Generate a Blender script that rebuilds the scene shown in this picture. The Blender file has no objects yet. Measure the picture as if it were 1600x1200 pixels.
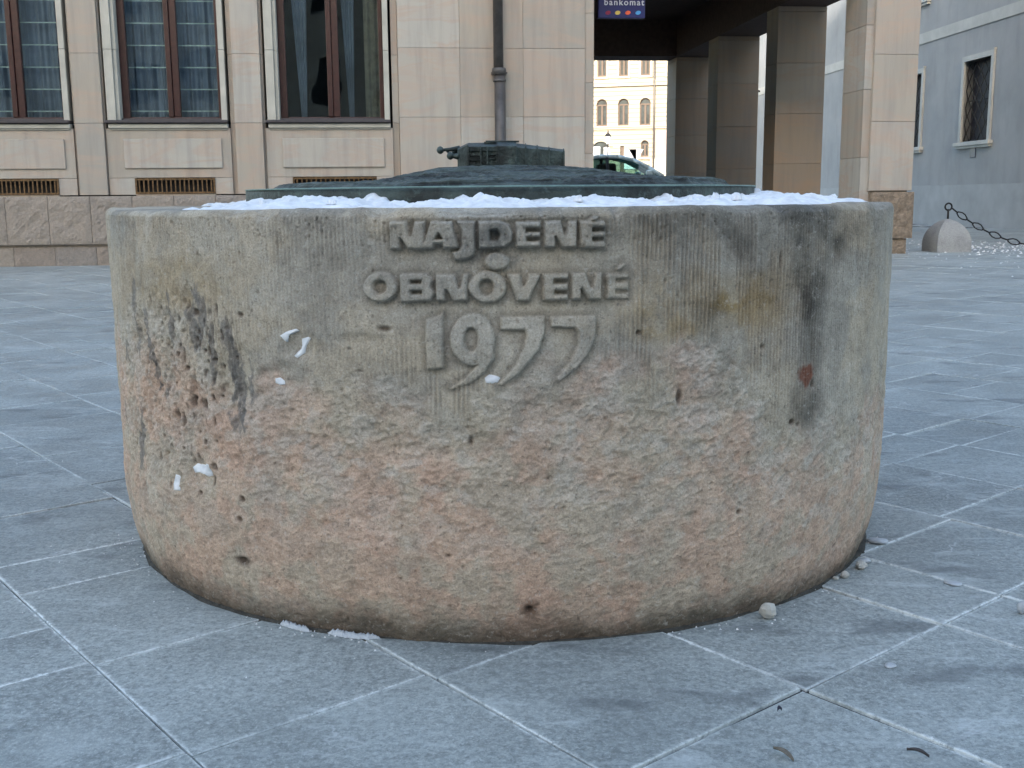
import bpy, math, random
import numpy as np
from mathutils import Matrix, Vector
from mathutils.geometry import tessellate_polygon
random.seed(7)
S = bpy.context.scene
C = S.collection
PI = math.pi

# ------------------------------------------------------------------ camera
F_PX, EYE, ROLL = 1700.0, 0.80, 0.009
TH = math.atan(292 / F_PX)
cd = bpy.data.cameras.new('camera'); cam = bpy.data.objects.new('camera', cd); C.objects.link(cam)
cd.sensor_width = 36; cd.lens = F_PX / 1600 * 36; cd.clip_start = 0.05; cd.clip_end = 2000
cam.matrix_world = Matrix.Translation((0, 0, EYE)) @ Matrix.Rotation(PI / 2 - TH, 4, 'X') @ Matrix.Rotation(-ROLL, 4, 'Z')
S.camera = cam
S.render.resolution_x, S.render.resolution_y = 1024, 768

# ------------------------------------------------------------------ light
SUN_EL, SUN_AZ = 13.0, 192.0
w = bpy.data.worlds.new('World'); S.world = w; w.use_nodes = True
nt = w.node_tree; bg = nt.nodes['Background']
sky = nt.nodes.new('ShaderNodeTexSky'); sky.sky_type = 'NISHITA'; sky.sun_disc = False
sky.sun_elevation = math.radians(SUN_EL); sky.sun_rotation = math.radians(SUN_AZ)
sky.air_density = 1.0; sky.dust_density = 2.5; sky.ozone_density = 0.8
nt.links.new(sky.outputs[0], bg.inputs[0]); bg.inputs[1].default_value = 0.15
sl = bpy.data.lights.new('sun', 'SUN'); so = bpy.data.objects.new('sun', sl); C.objects.link(so)
sl.energy = 2.0; sl.angle = math.radians(0.5); sl.color = (1, .93, .82)
az, el = math.radians(SUN_AZ), math.radians(SUN_EL)
sv = Vector((math.sin(az) * math.cos(el), math.cos(az) * math.cos(el), math.sin(el)))
so.rotation_euler = sv.to_track_quat('Z', 'Y').to_euler(); so.location = sv * 60
S.view_settings.view_transform = 'Standard'; S.view_settings.look = 'None'
S.view_settings.gamma = 1; S.view_settings.exposure = 2.36
S.render.engine = 'CYCLES'; S.cycles.max_bounces = 6

# ------------------------------------------------------------------ measuring helpers (photo pixel -> place)
def ray(px, py):
    x, y = px - 800, py - 600
    xr = x * math.cos(ROLL) - y * math.sin(ROLL); yr = x * math.sin(ROLL) + y * math.cos(ROLL)
    fw = F_PX * math.cos(TH) - yr * math.sin(TH); dn = yr * math.cos(TH) + F_PX * math.sin(TH)
    return xr / fw, -dn / fw            # X per metre of Y, Z per metre of Y
YAW = math.radians(6.0)
U = Vector((math.cos(YAW), math.sin(YAW), 0)); N = Vector((-math.sin(YAW), math.cos(YAW), 0))
FN = 14.2
def on_plane(px, py, n=FN):             # office building frame: (u, z)
    a, b = ray(px, py); D = n / (a * N.x + N.y); return D * (a * U.x + U.y), EYE + b * D
def pu(px, py=190, n=FN): return on_plane(px, py, n)[0]
def pz(py, px=400, n=FN): return on_plane(px, py, n)[1]
def on_ground(px, py, z=0.0):
    a, b = ray(px, py); D = (z - EYE) / b; return a * D, D
def at(px, py, D):
    a, b = ray(px, py); return a * D, D, EYE + b * D

# ------------------------------------------------------------------ mesh builder
class MB:
    def __init__(s): s.v = []; s.f = []; s.t = []; s.sm = []
    def add(s, vs, fs, tone=.5, smooth=False):
        k = len(s.v); s.v += [tuple(p) for p in vs]
        for f in fs: s.f.append([i + k for i in f]); s.t.append(tone); s.sm.append(smooth)
    def box(s, x0, x1, y0, y1, z0, z1, tone=None):
        if tone is None: tone = random.random()
        s.add([(x0,y0,z0),(x1,y0,z0),(x1,y1,z0),(x0,y1,z0),(x0,y0,z1),(x1,y0,z1),(x1,y1,z1),(x0,y1,z1)],
              [(3,2,1,0),(4,5,6,7),(0,1,5,4),(1,2,6,5),(2,3,7,6),(3,0,4,7)], tone)
    def prism(s, poly, axis, a, b, tone=.5, smooth=False):      # poly in the two other axes, extruded a..b
        def P(p, c):
            return {'x': (c, p[0], p[1]), 'y': (p[0], c, p[1]), 'z': (p[0], p[1], c)}[axis]
        n = len(poly); vs = [P(p, a) for p in poly] + [P(p, b) for p in poly]
        s.add(vs, [tuple(range(n))[::-1], tuple(range(n, 2*n))], tone)
        k = len(s.v) - 2*n
        for i in range(n):
            s.f.append([k+i, k+(i+1) % n, k+n+(i+1) % n, k+n+i]); s.t.append(tone); s.sm.append(smooth)
    def tube(s, pts, r, k=8, tone=.5, closed=False):
        pts = [Vector(p) for p in pts]; n = len(pts); rs = r if isinstance(r, (list, tuple)) else [r]*n
        base = len(s.v); up = Vector((0.13, .27, 1)).normalized()
        for i, p in enumerate(pts):
            if closed: d = pts[(i+1) % n] - pts[i-1]
            else: d = pts[min(i+1, n-1)] - pts[max(i-1, 0)]
            d.normalize(); a = d.cross(up)
            if a.length < .05: a = d.cross(Vector((1, 0, 0)))
            a.normalize(); b = a.cross(d)
            for j in range(k):
                an = 2*PI*j/k; q = p + (a*math.cos(an) + b*math.sin(an))*rs[i]; s.v.append(tuple(q))
        m = n if closed else n-1
        for i in range(m):
            for j in range(k):
                i2 = (i+1) % n
                s.f.append([base+i*k+j, base+i*k+(j+1) % k, base+i2*k+(j+1) % k, base+i2*k+j]); s.t.append(tone); s.sm.append(True)
        if not closed:
            s.f.append([base+j for j in range(k)][::-1]); s.t.append(tone); s.sm.append(False)
            s.f.append([base+(n-1)*k+j for j in range(k)]); s.t.append(tone); s.sm.append(False)
    def lathe(s, prof, c=(0,0,0), k=24, tone=.5, axis='z', smooth=True):
        base = len(s.v); n = len(prof)
        for r, h in prof:
            for j in range(k):
                a = 2*PI*j/k; x, y = r*math.cos(a), r*math.sin(a)
                q = {'z': (x, y, h), 'x': (h, x, y), 'y': (y, h, x)}[axis]
                s.v.append((q[0]+c[0], q[1]+c[1], q[2]+c[2]))
        for i in range(n-1):
            for j in range(k):
                s.f.append([base+i*k+j, base+i*k+(j+1) % k, base+(i+1)*k+(j+1) % k, base+(i+1)*k+j]); s.t.append(tone); s.sm.append(smooth)
        s.f.append([base+j for j in range(k)][::-1]); s.t.append(tone); s.sm.append(False)
        s.f.append([base+(n-1)*k+j for j in range(k)]); s.t.append(tone); s.sm.append(False)
    def build(s, name, mat, parent=None, off=(0,0,0), bevel=0, loc=None, rot=None):
        me = bpy.data.meshes.new(name)
        me.from_pydata([(p[0]-off[0], p[1]-off[1], p[2]-off[2]) for p in s.v], [], s.f); me.materials.append(mat)
        a = me.attributes.new('tone', 'FLOAT', 'FACE'); a.data.foreach_set('value', s.t)
        me.polygons.foreach_set('use_smooth', s.sm); me.update()
        o = bpy.data.objects.new(name, me); C.objects.link(o)
        if parent: o.parent = parent
        if loc: o.location = loc
        if rot: o.rotation_euler = rot
        if bevel:
            m = o.modifiers.new('bevel', 'BEVEL'); m.width = bevel; m.segments = 2; m.limit_method = 'ANGLE'
        return o
def tag(o, label=None, cat=None, group=None, kind=None):
    if label: o['label'] = label
    if cat: o['category'] = cat
    if group: o['group'] = group
    if kind: o['kind'] = kind
    return o
def empty(name, loc, rz=0, label=None, cat=None, group=None):
    o = bpy.data.objects.new(name, None); C.objects.link(o); o.location = loc; o.rotation_euler = (0, 0, rz)
    o.empty_display_size = .1
    return tag(o, label, cat, group)
def copy_tree(o, parent=None):
    c = o.copy(); C.objects.link(c)
    if parent: c.parent = parent
    for ch in list(o.children): copy_tree(ch, c)
    return c

# ------------------------------------------------------------------ materials
class NT:
    def __init__(s, name, rough=.8, metal=0, spec=.5):
        s.m = bpy.data.materials.new(name); s.m.use_nodes = True; s.t = s.m.node_tree; s.b = s.t.nodes['Principled BSDF']
        s.b.inputs['Roughness'].default_value = rough; s.b.inputs['Metallic'].default_value = metal
        s.b.inputs['Specular IOR Level'].default_value = spec
    def n(s, ty, **k):
        x = s.t.nodes.new('ShaderNode'+ty)
        for a, v in k.items():
            if a in x.inputs.keys() if isinstance(a, str) else False: s.set(x.inputs[a], v)
            else: setattr(x, a, v)
        return x
    def set(s, inp, v):
        if isinstance(v, bpy.types.NodeSocket): s.t.links.new(v, inp)
        else: inp.default_value = v
    def obj(s): return s.n('TexCoord').outputs['Object']
    def mp(s, vec, sc=(1,1,1), rot=(0,0,0), loc=(0,0,0)):
        m = s.n('Mapping'); s.set(m.inputs[0], vec); m.inputs[1].default_value = loc; m.inputs[2].default_value = rot; m.inputs[3].default_value = sc
        return m.outputs[0]
    def noise(s, vec, sc, det=4, ro=.55, dist=0):
        x = s.n('TexNoise'); s.set(x.inputs['Vector'], vec); x.inputs['Scale'].default_value = sc
        x.inputs['Detail'].default_value = det; x.inputs['Roughness'].default_value = ro; x.inputs['Distortion'].default_value = dist
        return x.outputs[0]
    def vor(s, vec, sc, feat='F1'):
        x = s.n('TexVoronoi'); x.feature = feat; s.set(x.inputs['Vector'], vec); x.inputs['Scale'].default_value = sc
        return x.outputs['Distance']
    def ramp(s, f, stops):
        r = s.n('ValToRGB'); s.set(r.inputs[0], f); e = r.color_ramp.elements
        while len(e) < len(stops): e.new(.5)
        for i, (p, c) in enumerate(stops):
            e[i].position = p; e[i].color = (c, c, c, 1) if isinstance(c, (int, float)) else (*c, 1)
        return r.outputs[0]
    def mix(s, f, a, b, mode='MIX'):
        x = s.n('Mix'); x.data_type = 'RGBA'; x.blend_type = mode; s.set(x.inputs[0], f)
        s.set(x.inputs[6], a if not isinstance(a, tuple) else (*a, 1)); s.set(x.inputs[7], b if not isinstance(b, tuple) else (*b, 1))
        return x.outputs[2]
    def math(s, op, a, b=0.0, c=0.0):
        x = s.n('Math'); x.operation = op; s.set(x.inputs[0], a); s.set(x.inputs[1], b); s.set(x.inputs[2], c)
        return x.outputs[0]
    def attr(s, name, out='Fac'):
        x = s.n('Attribute'); x.attribute_name = name; return x.outputs[out]
    def bump(s, h, dist=.01, st=1.0, prev=None):
        x = s.n('Bump'); s.set(x.inputs['Height'], h); x.inputs['Distance'].default_value = dist; x.inputs['Strength'].default_value = st
        if prev: s.set(x.inputs['Normal'], prev)
        return x.outputs[0]
    def out(s, col=None, nrm=None, rough=None):
        if col is not None: s.set(s.b.inputs['Base Color'], (*col, 1) if isinstance(col, tuple) else col)
        if nrm is not None: s.set(s.b.inputs['Normal'], nrm)
        if rough is not None: s.set(s.b.inputs['Roughness'], rough)
        return s.m

def m_plain(name, col, rough=.7, metal=0, var=.25, sc=12, bump=.002):
    t = NT(name, rough, metal); o = t.obj(); n = t.noise(o, sc, 5)
    c = t.mix(t.ramp(n, [(.3, 0.), (.7, 1.)]), tuple(x*(1-var) for x in col), tuple(min(1, x*(1+var)) for x in col))
    return t.out(c, t.bump(t.noise(o, sc*6, 3), bump))
def m_sandstone(name, cols, joint=.0, grain=.004):
    t = NT(name, .85); o = t.obj(); tone = t.attr('tone')
    base = t.ramp(tone, [(0, cols[0]), (.35, cols[1]), (.7, cols[2]), (1, cols[3])])
    sh = t.n('CombineXYZ'); t.set(sh.inputs[0], t.math('MULTIPLY', tone, 37.)); t.set(sh.inputs[2], t.math('MULTIPLY', tone, 61.))
    v = t.n('VectorMath'); v.operation = 'ADD'; t.set(v.inputs[0], o); t.set(v.inputs[1], sh.outputs[0]); v = v.outputs[0]
    r = t.n('Mapping'); t.set(r.inputs[0], v); r.inputs[3].default_value = (1, 1, 3.2); r.inputs[2].default_value = (0, .5, 0)
    vein = t.noise(r.outputs[0], 1.1, 4, .6, .8)
    c = t.mix(t.math('MULTIPLY', t.ramp(vein, [(.46, 0.), (.56, 1.), (.62, .3), (.7, .9)]), .60), base, cols[4])
    c = t.mix(t.math('MULTIPLY', t.ramp(t.noise(v, 2.2, 5), [(.4, 0.), (.75, 1.)]), .45), c, cols[5])
    g = t.noise(o, 160, 3, .7); c = t.mix(.30, c, t.mix(g, (.12, .11, .10), (.75, .70, .64)), 'SOFT_LIGHT')
    drip = t.noise(t.mp(o, (9, 9, .7)), 1, 4, .6)
    c = t.mix(t.math('MULTIPLY', t.ramp(drip, [(.46, 0.), (.75, 1.)]), .36), c, (.17,.16,.15))
    return t.out(c, t.bump(g, grain))
M = {}
M['ashlar'] = m_sandstone('sandstone ashlar', [(.320,.303,.272),(.385,.342,.288),(.43,.41,.37),(.372,.310,.258),(.44,.332,.262),(.34,.34,.327)])
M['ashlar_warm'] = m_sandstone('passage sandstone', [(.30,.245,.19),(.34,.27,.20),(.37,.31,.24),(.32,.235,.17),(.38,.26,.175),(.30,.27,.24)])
t = NT('rough base stone', .9); o = t.obj(); tone = t.attr('tone')
c = t.ramp(tone, [(0, (.34,.285,.24)), (.5, (.42,.36,.30)), (1, (.33,.295,.265))])
c = t.mix(t.ramp(t.noise(o, 30, 5, .7), [(.35, 0.), (.7, 1.)]), t.mix(.5, c, (.20,.17,.15)), c)
M['rough'] = t.out(c, t.bump(t.noise(o, 45, 6, .75), .03))
M['surround'] = m_plain('pale window surround stone', (.40, .39, .345), .8, var=.15, sc=4)
M['sill'] = m_plain('dark sill slab', (.045, .04, .045), .5)
M['wood'] = m_plain('dark red brown window wood', (.034, .009, .008), .35, sc=20, var=.35)
M['dark'] = m_plain('dark interior', (.020, .018, .018), .9)
M['darkstone'] = m_plain('dark brown passage stone', (.075, .050, .040), .9)  # dark brown for the passage ceiling, beams and walls, and the roof
M['brass'] = m_plain('weathered brass grille', (.12, .070, .030), .5, .3, var=.5, sc=30)
M['iron'] = m_plain('dark iron', (.02, .018, .018), .55, .4)
M['pipe'] = m_plain('brown grey painted downpipe', (.075, .070, .068), .45, .2, sc=8, var=.35)
M['net'] = m_plain('grey net curtain', (.20, .25, .32), .9, var=.25, sc=3)
M['drape'] = m_plain('pale olive drape', (.17, .165, .125), .9)
M['slat'] = m_plain('pale green blind rail', (.50, .64, .60), .6)
M['grey_render'] = None
t = NT('grey roughcast', .9); o = t.obj()
c = t.mix(t.ramp(t.noise(o, .9, 5, .6), [(.3, 0.), (.7, 1.)]), (.31,.325,.335), (.40,.405,.41))
c = t.mix(t.math('MULTIPLY', t.ramp(t.noise(t.mp(o, (1,1,.25)), 3, 5), [(.5, 0.), (.8, 1.)]), .5), c, (.25,.25,.25))
M['grey_render'] = t.out(c, t.bump(t.noise(o, 55, 4, .7), .02))
t = NT('pale plaster', .85); o = t.obj()
c = t.mix(t.ramp(t.noise(o, 1.6, 6, .65), [(.35, 0.), (.7, 1.)]), (.40,.40,.38), (.52,.52,.49))
M['pale_plaster'] = t.out(c, t.bump(t.noise(o, 30, 4), .008))
def m_glass(name, tint=(.9,.95,.97)):
    m = bpy.data.materials.new(name); m.use_nodes = True; t = m.node_tree; t.nodes.clear()
    o = t.nodes.new('ShaderNodeOutputMaterial'); mx = t.nodes.new('ShaderNodeMixShader'); tr = t.nodes.new('ShaderNodeBsdfTransparent')
    gl = t.nodes.new('ShaderNodeBsdfGlossy'); fr = t.nodes.new('ShaderNodeFresnel'); fr.inputs[0].default_value = 1.5
    tr.inputs[0].default_value = (*tint, 1); gl.inputs['Roughness'].default_value = .02
    tc = t.nodes.new('ShaderNodeTexCoord'); nz = t.nodes.new('ShaderNodeTexNoise'); nz.inputs['Scale'].default_value = 1.3
    bp = t.nodes.new('ShaderNodeBump'); bp.inputs['Distance'].default_value = .02; bp.inputs['Strength'].default_value = .25
    L = t.links.new; L(tc.outputs['Object'], nz.inputs['Vector']); L(nz.outputs[0], bp.inputs['Height']); L(bp.outputs[0], gl.inputs['Normal'])
    L(fr.outputs[0], mx.inputs[0]); L(tr.outputs[0], mx.inputs[1]); L(gl.outputs[0], mx.inputs[2]); L(mx.outputs[0], o.inputs[0])
    return m
M['glass'] = m_glass('window glass')

# ------------------------------------------------------------------ vectorised noise
_rs = np.random.RandomState(11); _perm = _rs.permutation(256).astype(np.int64); _perm = np.concatenate([_perm, _perm, _perm])
_gr = _rs.normal(size=(256, 3)); _gr /= np.linalg.norm(_gr, axis=1)[:, None]
def pn(x, y, z):
    xi, yi, zi = np.floor(x).astype(np.int64), np.floor(y).astype(np.int64), np.floor(z).astype(np.int64)
    xf, yf, zf = x-xi, y-yi, z-zi; u_, v_, w_ = [q*q*q*(q*(q*6-15)+10) for q in (xf, yf, zf)]
    r = 0
    for i in (0, 1):
        for j in (0, 1):
            for k in (0, 1):
                g = _gr[_perm[_perm[_perm[(xi+i) & 255] + ((yi+j) & 255)] + ((zi+k) & 255)]]
                d = g[..., 0]*(xf-i) + g[..., 1]*(yf-j) + g[..., 2]*(zf-k)
                r = r + d*(u_ if i else 1-u_)*(v_ if j else 1-v_)*(w_ if k else 1-w_)
    return r*1.5
def fbm(x, y, z, o=4, g=.5):
    a, s, r = 1., 1., 0
    for i in range(o): r = r + a*pn(x*s+i*17.3, y*s, z*s); a *= g; s *= 2.03
    return r
def sstep(a, b, x):
    t_ = np.clip((x-a)/(b-a), 0, 1); return t_*t_*(3-2*t_)

# ------------------------------------------------------------------ ground and pavement
def street_h(u, n):
    a = 0.42*min(1, max(0, (n-16)/9)) if u < 7.2 else 0.42*min(1, max(0, (n-31)/7))
    return a + (max(0, n-26)/84)*1.15
g = MB(); g.add([(-900,-900,-.035),(900,-900,-.035),(900,900,-.035),(-900,900,-.035)], [(0,1,2,3)])
gr_m = m_plain('distant ground', (.13,.13,.13), .9)
tag(g.build('ground', gr_m), kind='structure')
t = NT('joint filler', .9); o = t.obj()
c = t.mix(t.ramp(t.noise(o, 1.8, 6, .75), [(.48, 0.), (.58, 1.)]), (.040,.042,.043), (.46,.49,.49))
M['filler'] = t.out(c)
t = NT('street asphalt', .8); o = t.obj(); M['street'] = t.out(t.mix(t.noise(o, 3, 5), (.07,.07,.075), (.16,.165,.17)), t.bump(t.noise(o, 60, 3), .01))
# slab material: edge distances in two UV maps
t = NT('grey limestone slabs', .5, spec=.45); o = t.obj(); tone = t.attr('tone')
uva = t.n('UVMap'); uva.uv_map = 'a'; uvb = t.n('UVMap'); uvb.uv_map = 'b'
sa = t.n('SeparateXYZ'); t.set(sa.inputs[0], uva.outputs[0]); sb = t.n('SeparateXYZ'); t.set(sb.inputs[0], uvb.outputs[0])
ed = t.math('MINIMUM', t.math('MINIMUM', sa.outputs[0], sa.outputs[1]), t.math('MINIMUM', sb.outputs[0], sb.outputs[1]))
sh = t.n('CombineXYZ'); t.set(sh.inputs[0], t.math('MULTIPLY', tone, 53.)); t.set(sh.inputs[1], t.math('MULTIPLY', tone, 31.))
v = t.n('VectorMath'); v.operation = 'ADD'; t.set(v.inputs[0], o); t.set(v.inputs[1], sh.outputs[0]); v = v.outputs[0]
base = t.ramp(tone, [(0, (.250,.280,.270)), (.35, (.345,.380,.362)), (.7, (.295,.330,.32)), (1, (.200,.228,.222))])
cl = t.noise(v, 3.2, 7, .62, .3)
c = t.mix(t.ramp(cl, [(.32, 0.), (.68, 1.)]), t.mix(.45, base, (.16,.185,.19)), t.mix(.5, base, (.50,.545,.54)))
sp = t.noise(v, 60, 7, .82); c = t.mix(t.ramp(sp, [(.42, 0.), (.62, 1.)]), t.mix(.42, c, (.09,.105,.11)), t.mix(.34, c, (.58,.62,.62)))
s2 = t.noise(v, 130, 4, .85); c = t.mix(t.ramp(s2, [(.54, 0.), (.64, .75)]), c, (.56,.60,.60)); c = t.mix(t.ramp(s2, [(.34, .7), (.45, 0.)]), c, (.09,.10,.11))
c = t.mix(t.math('MULTIPLY', t.ramp(t.noise(o, .9, 5, .65), [(.42, 0.), (.62, 1.)]), .42), c, (.13,.15,.155)); c = t.mix(t.math('MULTIPLY', t.ramp(t.noise(o, 2.4, 6, .7), [(.54, 0.), (.70, 1.)]), .40), c, (.50,.54,.54))
# chalky salt bloom and scratches
st = t.mp(v, (1, 3.4, 1), rot=(0, 0, .75)); wh = t.noise(st, 5, 9, .74, .8)
pt = t.ramp(t.noise(o, 1.9, 4, .6), [(.38, .08), (.60, 1.)])
c = t.mix(t.math('MULTIPLY', t.math('MULTIPLY', t.ramp(wh, [(.54, 0.), (.66, 1.)]), .52), pt), c, (.58,.63,.64))
dk = t.noise(t.mp(v, (1, 2.2, 1), rot=(0,0,.5)), 2.7, 5, .55); c = t.mix(t.math('MULTIPLY', t.ramp(dk, [(.60, 0.), (.68, 1.)]), .50), c, (.07,.08,.09))
rg = t.math('ABSOLUTE', t.math('SUBTRACT', t.noise(v, 2.0, 5, .6, .4), .5))
vein = t.math('MULTIPLY', t.ramp(rg, [(0, 1.), (.006, 0.)]), t.ramp(t.noise(o, 2.6, 2), [(.52, 0.), (.66, .8)])); c = t.mix(vein, c, (.55,.58,.60))
en = t.math('ADD', ed, t.math('MULTIPLY', t.math('SUBTRACT', t.noise(o, 48, 6, .85), .5), .034))
sy = t.n('SeparateXYZ'); t.set(sy.inputs[0], o); wamt = t.math('MULTIPLY', t.ramp(t.noise(o, 1.5, 5, .7), [(.36, .04), (.56, 1.)]), t.ramp(t.math('MULTIPLY', sy.outputs[1], .125), [(.25, 1.), (.60, .45)]))
c = t.mix(t.math('MULTIPLY', t.ramp(en, [(.0010, 1.), (.0046, 0.)]), wamt), c, (.72,.76,.76))
hh = t.math('ADD', t.math('MULTIPLY', cl, 1.2), t.math('MULTIPLY', sp, .22))
M['slab'] = t.out(c, t.bump(t.math('ADD', hh, t.math('MULTIPLY', s2, .12)), .012, .8), t.ramp(cl, [(.3, .38), (.7, .62)]))

GA = math.radians(39.6); gu = (-math.sin(GA), math.cos(GA)); gv = (gu[1], -gu[0])   # family-1 direction and its normal
WC = (-.023, 2.77)                                                               # centre of the wellhead
rowsv = [.15, .575, .997, 1.435, 1.86, 2.088, 2.505, 2.91, 3.29, 3.70, 4.12]
while rowsv[-1] < 24: rowsv.append(rowsv[-1] + random.choice([.41, .43, .43, .38, .46]))
lo = [.15]
while lo[-1] > -20: lo.append(lo[-1] - random.choice([.41, .43, .43, .44]))
rowsv = lo[:0:-1] + rowsv
known = {.15: [-.3,.12,.56,.99,1.45,1.865,2.08,2.518,2.93,3.36,3.79,4.17], .575: [-.3,.12,.56,1.0,1.438,1.85,2.3,2.51,2.918,3.33,3.76,4.18],
         .997: [-.4,.1,.57,.992,1.412,1.85,2.28,2.7,3.1,3.55,4.14,4.5], 1.435: [-.4,.1,.55,.983,1.40,1.85,2.3,2.7,3.2,3.7,4.15,4.6],
         1.86: [-.4,.1,.56,.98,1.42,1.85,2.3,2.7,3.2,3.7,4.15], 2.088: [-.3,.14,.58,.985,1.315,1.73,2.15,2.6,3.1],
         2.505: [-.3,.1,.55,.95,1.345,1.725,1.95,2.4,2.9], 2.91: [-.4,0,.5,.93,1.35,1.72,1.94,2.38,2.8],
         3.29: [-.4,0,.45,.9,1.35,1.71,1.915,2.37,2.8], 3.70: [-.2,.3,.8,1.3,1.70,1.90,2.42,2.9]}
sv_, sf_, stn, uva_, uvb_ = [], [], [], [], []
def lane_ok(x, y):
    n = x*N.x + y*N.y; u = x*U.x + y*U.y
    if n > 33 or n < -26: return False
    if u < 6.0 and n > 15.2: return False
    if u > 17: return False
    return True
for i in range(len(rowsv)-1):
    a0, a1 = rowsv[i], rowsv[i+1]
    cuts = None
    for k_, q in known.items():
        if abs(k_-a0) < 1e-6: cuts = list(q)
    if cuts is None:
        cuts = [-.2 + random.choice([0, 0, .2, .1])]
    while cuts[-1] < 34: cuts.append(cuts[-1] + random.choice([.43, .43, .43, .40, .47, .30]))
    while cuts[0] > -12: cuts.insert(0, cuts[0] - .43)
    for j in range(len(cuts)-1):
        b0, b1 = cuts[j], cuts[j+1]
        cx = gu[0]*(b0+b1)/2 + gv[0]*(a0+a1)/2; cy = gu[1]*(b0+b1)/2 + gv[1]*(a0+a1)/2
        if not lane_ok(cx, cy) or abs(cx) > 14 or cy < -6: continue
        if math.hypot(cx-WC[0], cy-WC[1]) < .55: continue
        gp = .0016 + random.random()*.0014; z0 = random.uniform(-.0012, .0012); k = len(sv_)
        tx, ty = random.uniform(-.006, .006), random.uniform(-.006, .006)
        A0, A1, B0, B1 = a0+gp, a1-gp, b0+gp, b1-gp; tn = random.random()
        for ring, (ins, dz) in enumerate(((0, -.012), (0, -.0012), (.0018, 0))):
            for (b, a) in ((B0+ins, A0+ins), (B1-ins, A0+ins), (B1-ins, A1-ins), (B0+ins, A1-ins)):
                sv_.append((gu[0]*b + gv[0]*a, gu[1]*b + gv[1]*a, z0 + dz + tx*(a-a0) + ty*(b-b0)))
                uva_.append((b-B0, a-A0)); uvb_.append((B1-b, A1-a))
        for r in (0, 4):
            for q in range(4): sf_.append((k+r+(q+1) % 4, k+r+q, k+r+4+q, k+r+4+(q+1) % 4)); stn.append(tn)
        sf_.append((k+11, k+10, k+9, k+8)); stn.append(tn)
me = bpy.data.meshes.new('pavement'); me.from_pydata(sv_, [], sf_); me.materials.append(M['slab'])
at_ = me.attributes.new('tone', 'FLOAT', 'FACE'); at_.data.foreach_set('value', stn)
li = np.empty(len(me.loops), dtype=np.int32); me.loops.foreach_get('vertex_index', li)
for nm, arr in (('a', uva_), ('b', uvb_)):
    uv = me.uv_layers.new(name=nm); uv.data.foreach_set('uv', np.array(arr, dtype=np.float32)[li].ravel())
me.validate(); pav = bpy.data.objects.new('pavement', me); C.objects.link(pav); tag(pav, kind='structure')
g = MB(); g.add([(-15,-8,-.006),(17,-8,-.006),(17,34,-.006),(-15,34,-.006)], [(0,1,2,3)])
tag(g.build('pavement_bed', M['filler']), kind='structure')
g = MB()
us = [-60,-20,-8,-2,2,4,6,7.15,7.25,9,12,16,40,80]; ns = [15.3,16,18,20,22,24,25,26,28,31,33,35,38,45,60,80,110,150]
vs = []
for n_ in ns:
    for u_ in us: vs.append((*(U*u_ + N*n_).xy, street_h(u_, n_) + (.004 if n_ > 15.3 and not (u_ > 7.2 and n_ <= 31) else -.03)))
L_ = len(us)
g.add(vs, [(r*L_+q, r*L_+q+1, (r+1)*L_+q+1, (r+1)*L_+q) for r in range(len(ns)-1) for q in range(L_-1)], smooth=False)
tag(g.build('street', M['street']), kind='structure')

# ------------------------------------------------------------------ office building with arcade
OB = empty('office_building', U*0 + N*FN, YAW, 'sandstone office building with red brown windows and a pillared passage on the right', 'building')
OF = (0, FN, 0)
BT = 9.0                                           # wall top
zc = [pz(303), pz(192), pz(84)]; pit = zc[2]-zc[1]
courses = [zc[0], zc[1]]
while courses[-1] < BT: courses.append(courses[-1] + pit)
half = [zc[0]]; hcur = zc[1] - pit*.5
half += [hcur + i*pit for i in range(0, 12) if hcur + i*pit < BT] + [BT]
def stack(mb, u0, u1, n0, n1, levels, z1=None, gap=.003):
    for a, b in zip(levels[:-1], levels[1:]):
        if z1 and a >= z1: break
        if z1: b = min(b, z1)
        mb.box(u0, u1, n0, n1, a+gap/2, b-gap/2)
z_sill = pz(191); z_base = zc[0]; z_top = 4.35
bay_px = [270-498, 270-249, 270, 521]
win = [(pu(187-498), pu(345-498)), (pu(187-246), pu(345-246)), (pu(187), pu(346)), (pu(437), pu(601))]
pil = [(pu(117-250), pu(161-250)), (pu(117), pu(161)), (pu(367), pu(410))]
UL = win[0][0] - 1.0
u_right = pu(624)
u_corner = pu(928)
wall = MB()
REC = .07
edges = [UL]
for i, (a, b) in enumerate(win):
    c0 = a - .18; c1 = b + .10
    # strips of recessed wall beside each window, from base to top
    prev = edges[-1]
    stack(wall, prev, c0-.002, FN+REC, FN+.50, courses, BT)
    # below the window
    zb = pz(276); 
    wall.box(c0, c1, FN+.045, FN+.50, pz(303)+.003+.0, zb-0.30, .9) if False else None
    edges.append(c1 + .002)
    # field under the sill, leaving the vent open
    v0, v1 = a + .13, b - .12; vz0, vz1 = pz(303)+.01, pz(277)
    wall.box(c0, v0, FN+.035, FN+.48, z_base+.002, vz1, .62)
    wall.box(v1, c1, FN+.035, FN+.48, z_base+.002, vz1, .62)
    wall.box(v0+.002, v1-.002, FN+.035, FN+.48, z_base+.002-.02, vz0, .3)
    wall.box(c0, c1, FN+.035, FN+.48, vz1+.004, pz(200), .25 + .4*random.random())
    # above window
    wall.box(c0, c1, FN+.045, FN+.50, z_top+.18, BT, .4)
stack(wall, edges[-1], u_right-.002, FN+REC, FN+.50, courses, BT)
for a, b in pil: stack(wall, a, b, FN, FN+REC-.002, courses, BT)
js = [u_right, pu(720), pu(818), pu(914)]
lv = [0.62, pz(298, 700), pz(183, 700), pz(75, 700)]; lv += [lv[-1] + (lv[-1]-lv[-2])*i for i in range(1, 8)]
for a, b in zip(js[:-1], js[1:]): stack(wall, a+.0015, b-.0015, FN, FN+.5, lv, BT)
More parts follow.
